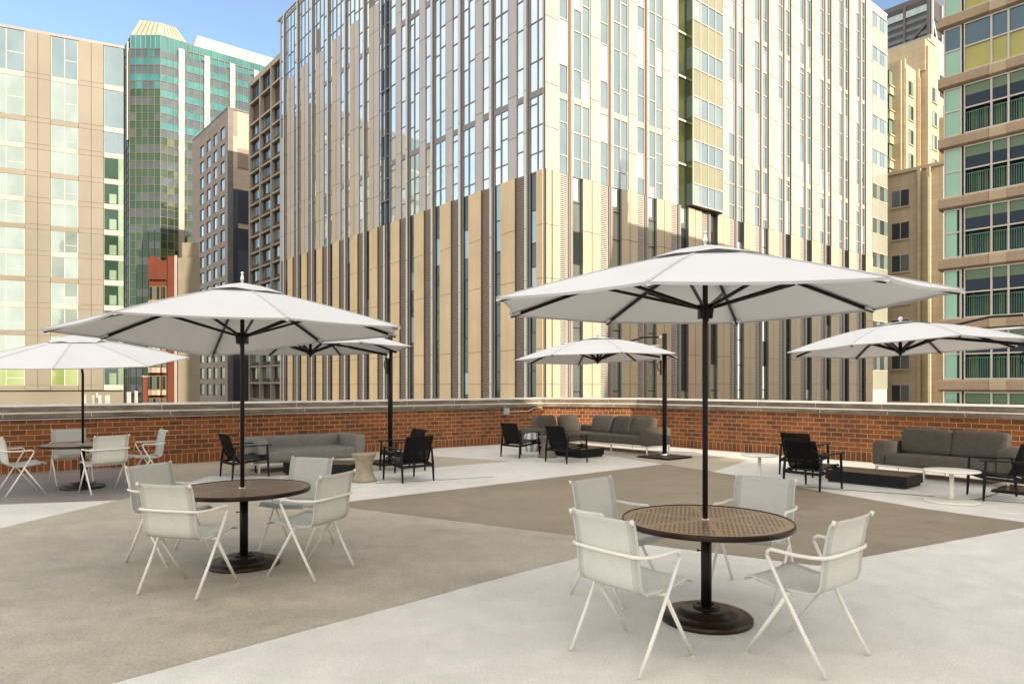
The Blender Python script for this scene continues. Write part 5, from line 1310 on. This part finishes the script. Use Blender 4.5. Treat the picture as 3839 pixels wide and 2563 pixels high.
for i, bz in enumerate(bands_z[:-1]):
    z0, z1 = bz+0.61, bz+3.105; fi = i-9   # fi=0 : top visible full floor is fi=-1..0
    top = bz > 16
    H = z1-z0; zm = z0+H*0.52
    # narrow left window
    m = MB(); FB.box(m, 0.10, 0.92, -0.45, -0.06, z0, z1, 1)
    aq = 1 if bz < 10 else 0
    for q0, q1, mi in ((z0+0.06, zm-0.03, 2), (zm+0.03, z1-0.06, 3 if top else 2)):
        FB.pane(m, 0.17, 0.86, -0.04, q0, q1, mi, 0.0)
        if aq: FB.box(m, 0.70, 0.80, -0.04, -0.03, q0, q1, 4)
    for a0, a1, c0, c1 in ((0.10,0.17,z0,z1), (0.85,0.92,z0,z1), (0.17,0.85,z0,z0+0.07), (0.17,0.85,z1-0.07,z1), (0.17,0.85,zm-0.035,zm+0.035)): FB.box(m, a0, a1, -0.06, 0.0, c0, c1, 0)
    m.build('side_window', ['mullion_white', 'fin_dark', 'pane_aqua', 'pane_slate', 'black'], RG)
    m = MB(); FB.box(m, 0.93, 1.02, -0.4, -0.10, z0, z1, 0); m.build('reveal', 'black', RG)
    # wide windows
    cuts = [1.02, 2.20, 2.91, 4.2, 5.0, 6.2, 6.9]
    for g in range(6):
        x0, x1 = cuts[g], cuts[g+1]; m = MB()
        FB.box(m, x0, x1, -0.49, -0.35, z0, z1, 1)
        if top:
            FB.pane(m, x0+0.05, x1-0.05, -0.05, zm+0.03, z1-0.06, 3, 0.0); FB.pane(m, x0+0.05, x1-0.05, -0.05, z0+0.06, zm-0.03, 5, 0.0)
        else:
            zs_ = z1-0.06-(z1-zm)*0.42
            FB.pane(m, x0+0.05, x1-0.05, -0.05, zs_, z1-0.06, 4, 0.0); FB.pane(m, x0+0.05, x1-0.05, -0.05, zm+0.03, zs_, 2, 0.0)
            nb = max(3, int((x1-x0)/0.105))
            for k in range(nb):
                xx = x0+0.06+(x1-x0-0.12)*(k+0.5)/nb; FB.box(m, xx-0.010, xx+0.010, -0.16, -0.13, z0+0.05, zm-0.20, 6)
            FB.box(m, x0+0.05, x1-0.05, -0.17, -0.12, zm-0.22, zm-0.18, 6)
            for k in range(3):
                xx = rnd.uniform(x0+0.1, x1-0.3); FB.box(m, xx, xx+rnd.uniform(0.06, 0.18), -0.34, -0.30, z0+0.02, zm-0.05, 7)
        for a0, a1, c0, c1 in ((x0,x0+0.055,z0,z1), (x1-0.03,x1,z0,z1), (x0+0.055,x1-0.03,z0,z0+0.07), (x0+0.055,x1-0.03,z1-0.07,z1), (x0+0.055,x1-0.03,zm-0.035,zm+0.035)): FB.box(m, a0, a1, -0.06, 0.02, c0, c1, 0)
        m.build('window', ['mullion_white', 'room', 'pane_navy', 'pane_slate', 'blind_green', 'blind_olive', 'rail_teal', 'curtain'], RG)

# ------------------------------------------------------------------ unseen tall building, placed and sized to shade the terrace
HB = thing('rear_shade_tower', 'unseen plain building behind the camera, placed to shade the terrace', 'building', (81.9, -65.2, -30), math.atan2(0.69, 0.72)+math.pi, 'tall buildings beyond the parapet')
m = MB(); m.box(0, 95, 0, 24, 0, 30+60); m.build('wall', 'cream_panel', HB)
m = MB()
for i in range(19):
    for j in range(20): m.box(2+4.6*j, 4.6+4.6*j, -0.05, 0.02, 3+4.3*i, 5.3+4.3*i)
m.build('window_grid', 'glass_teal', HB)
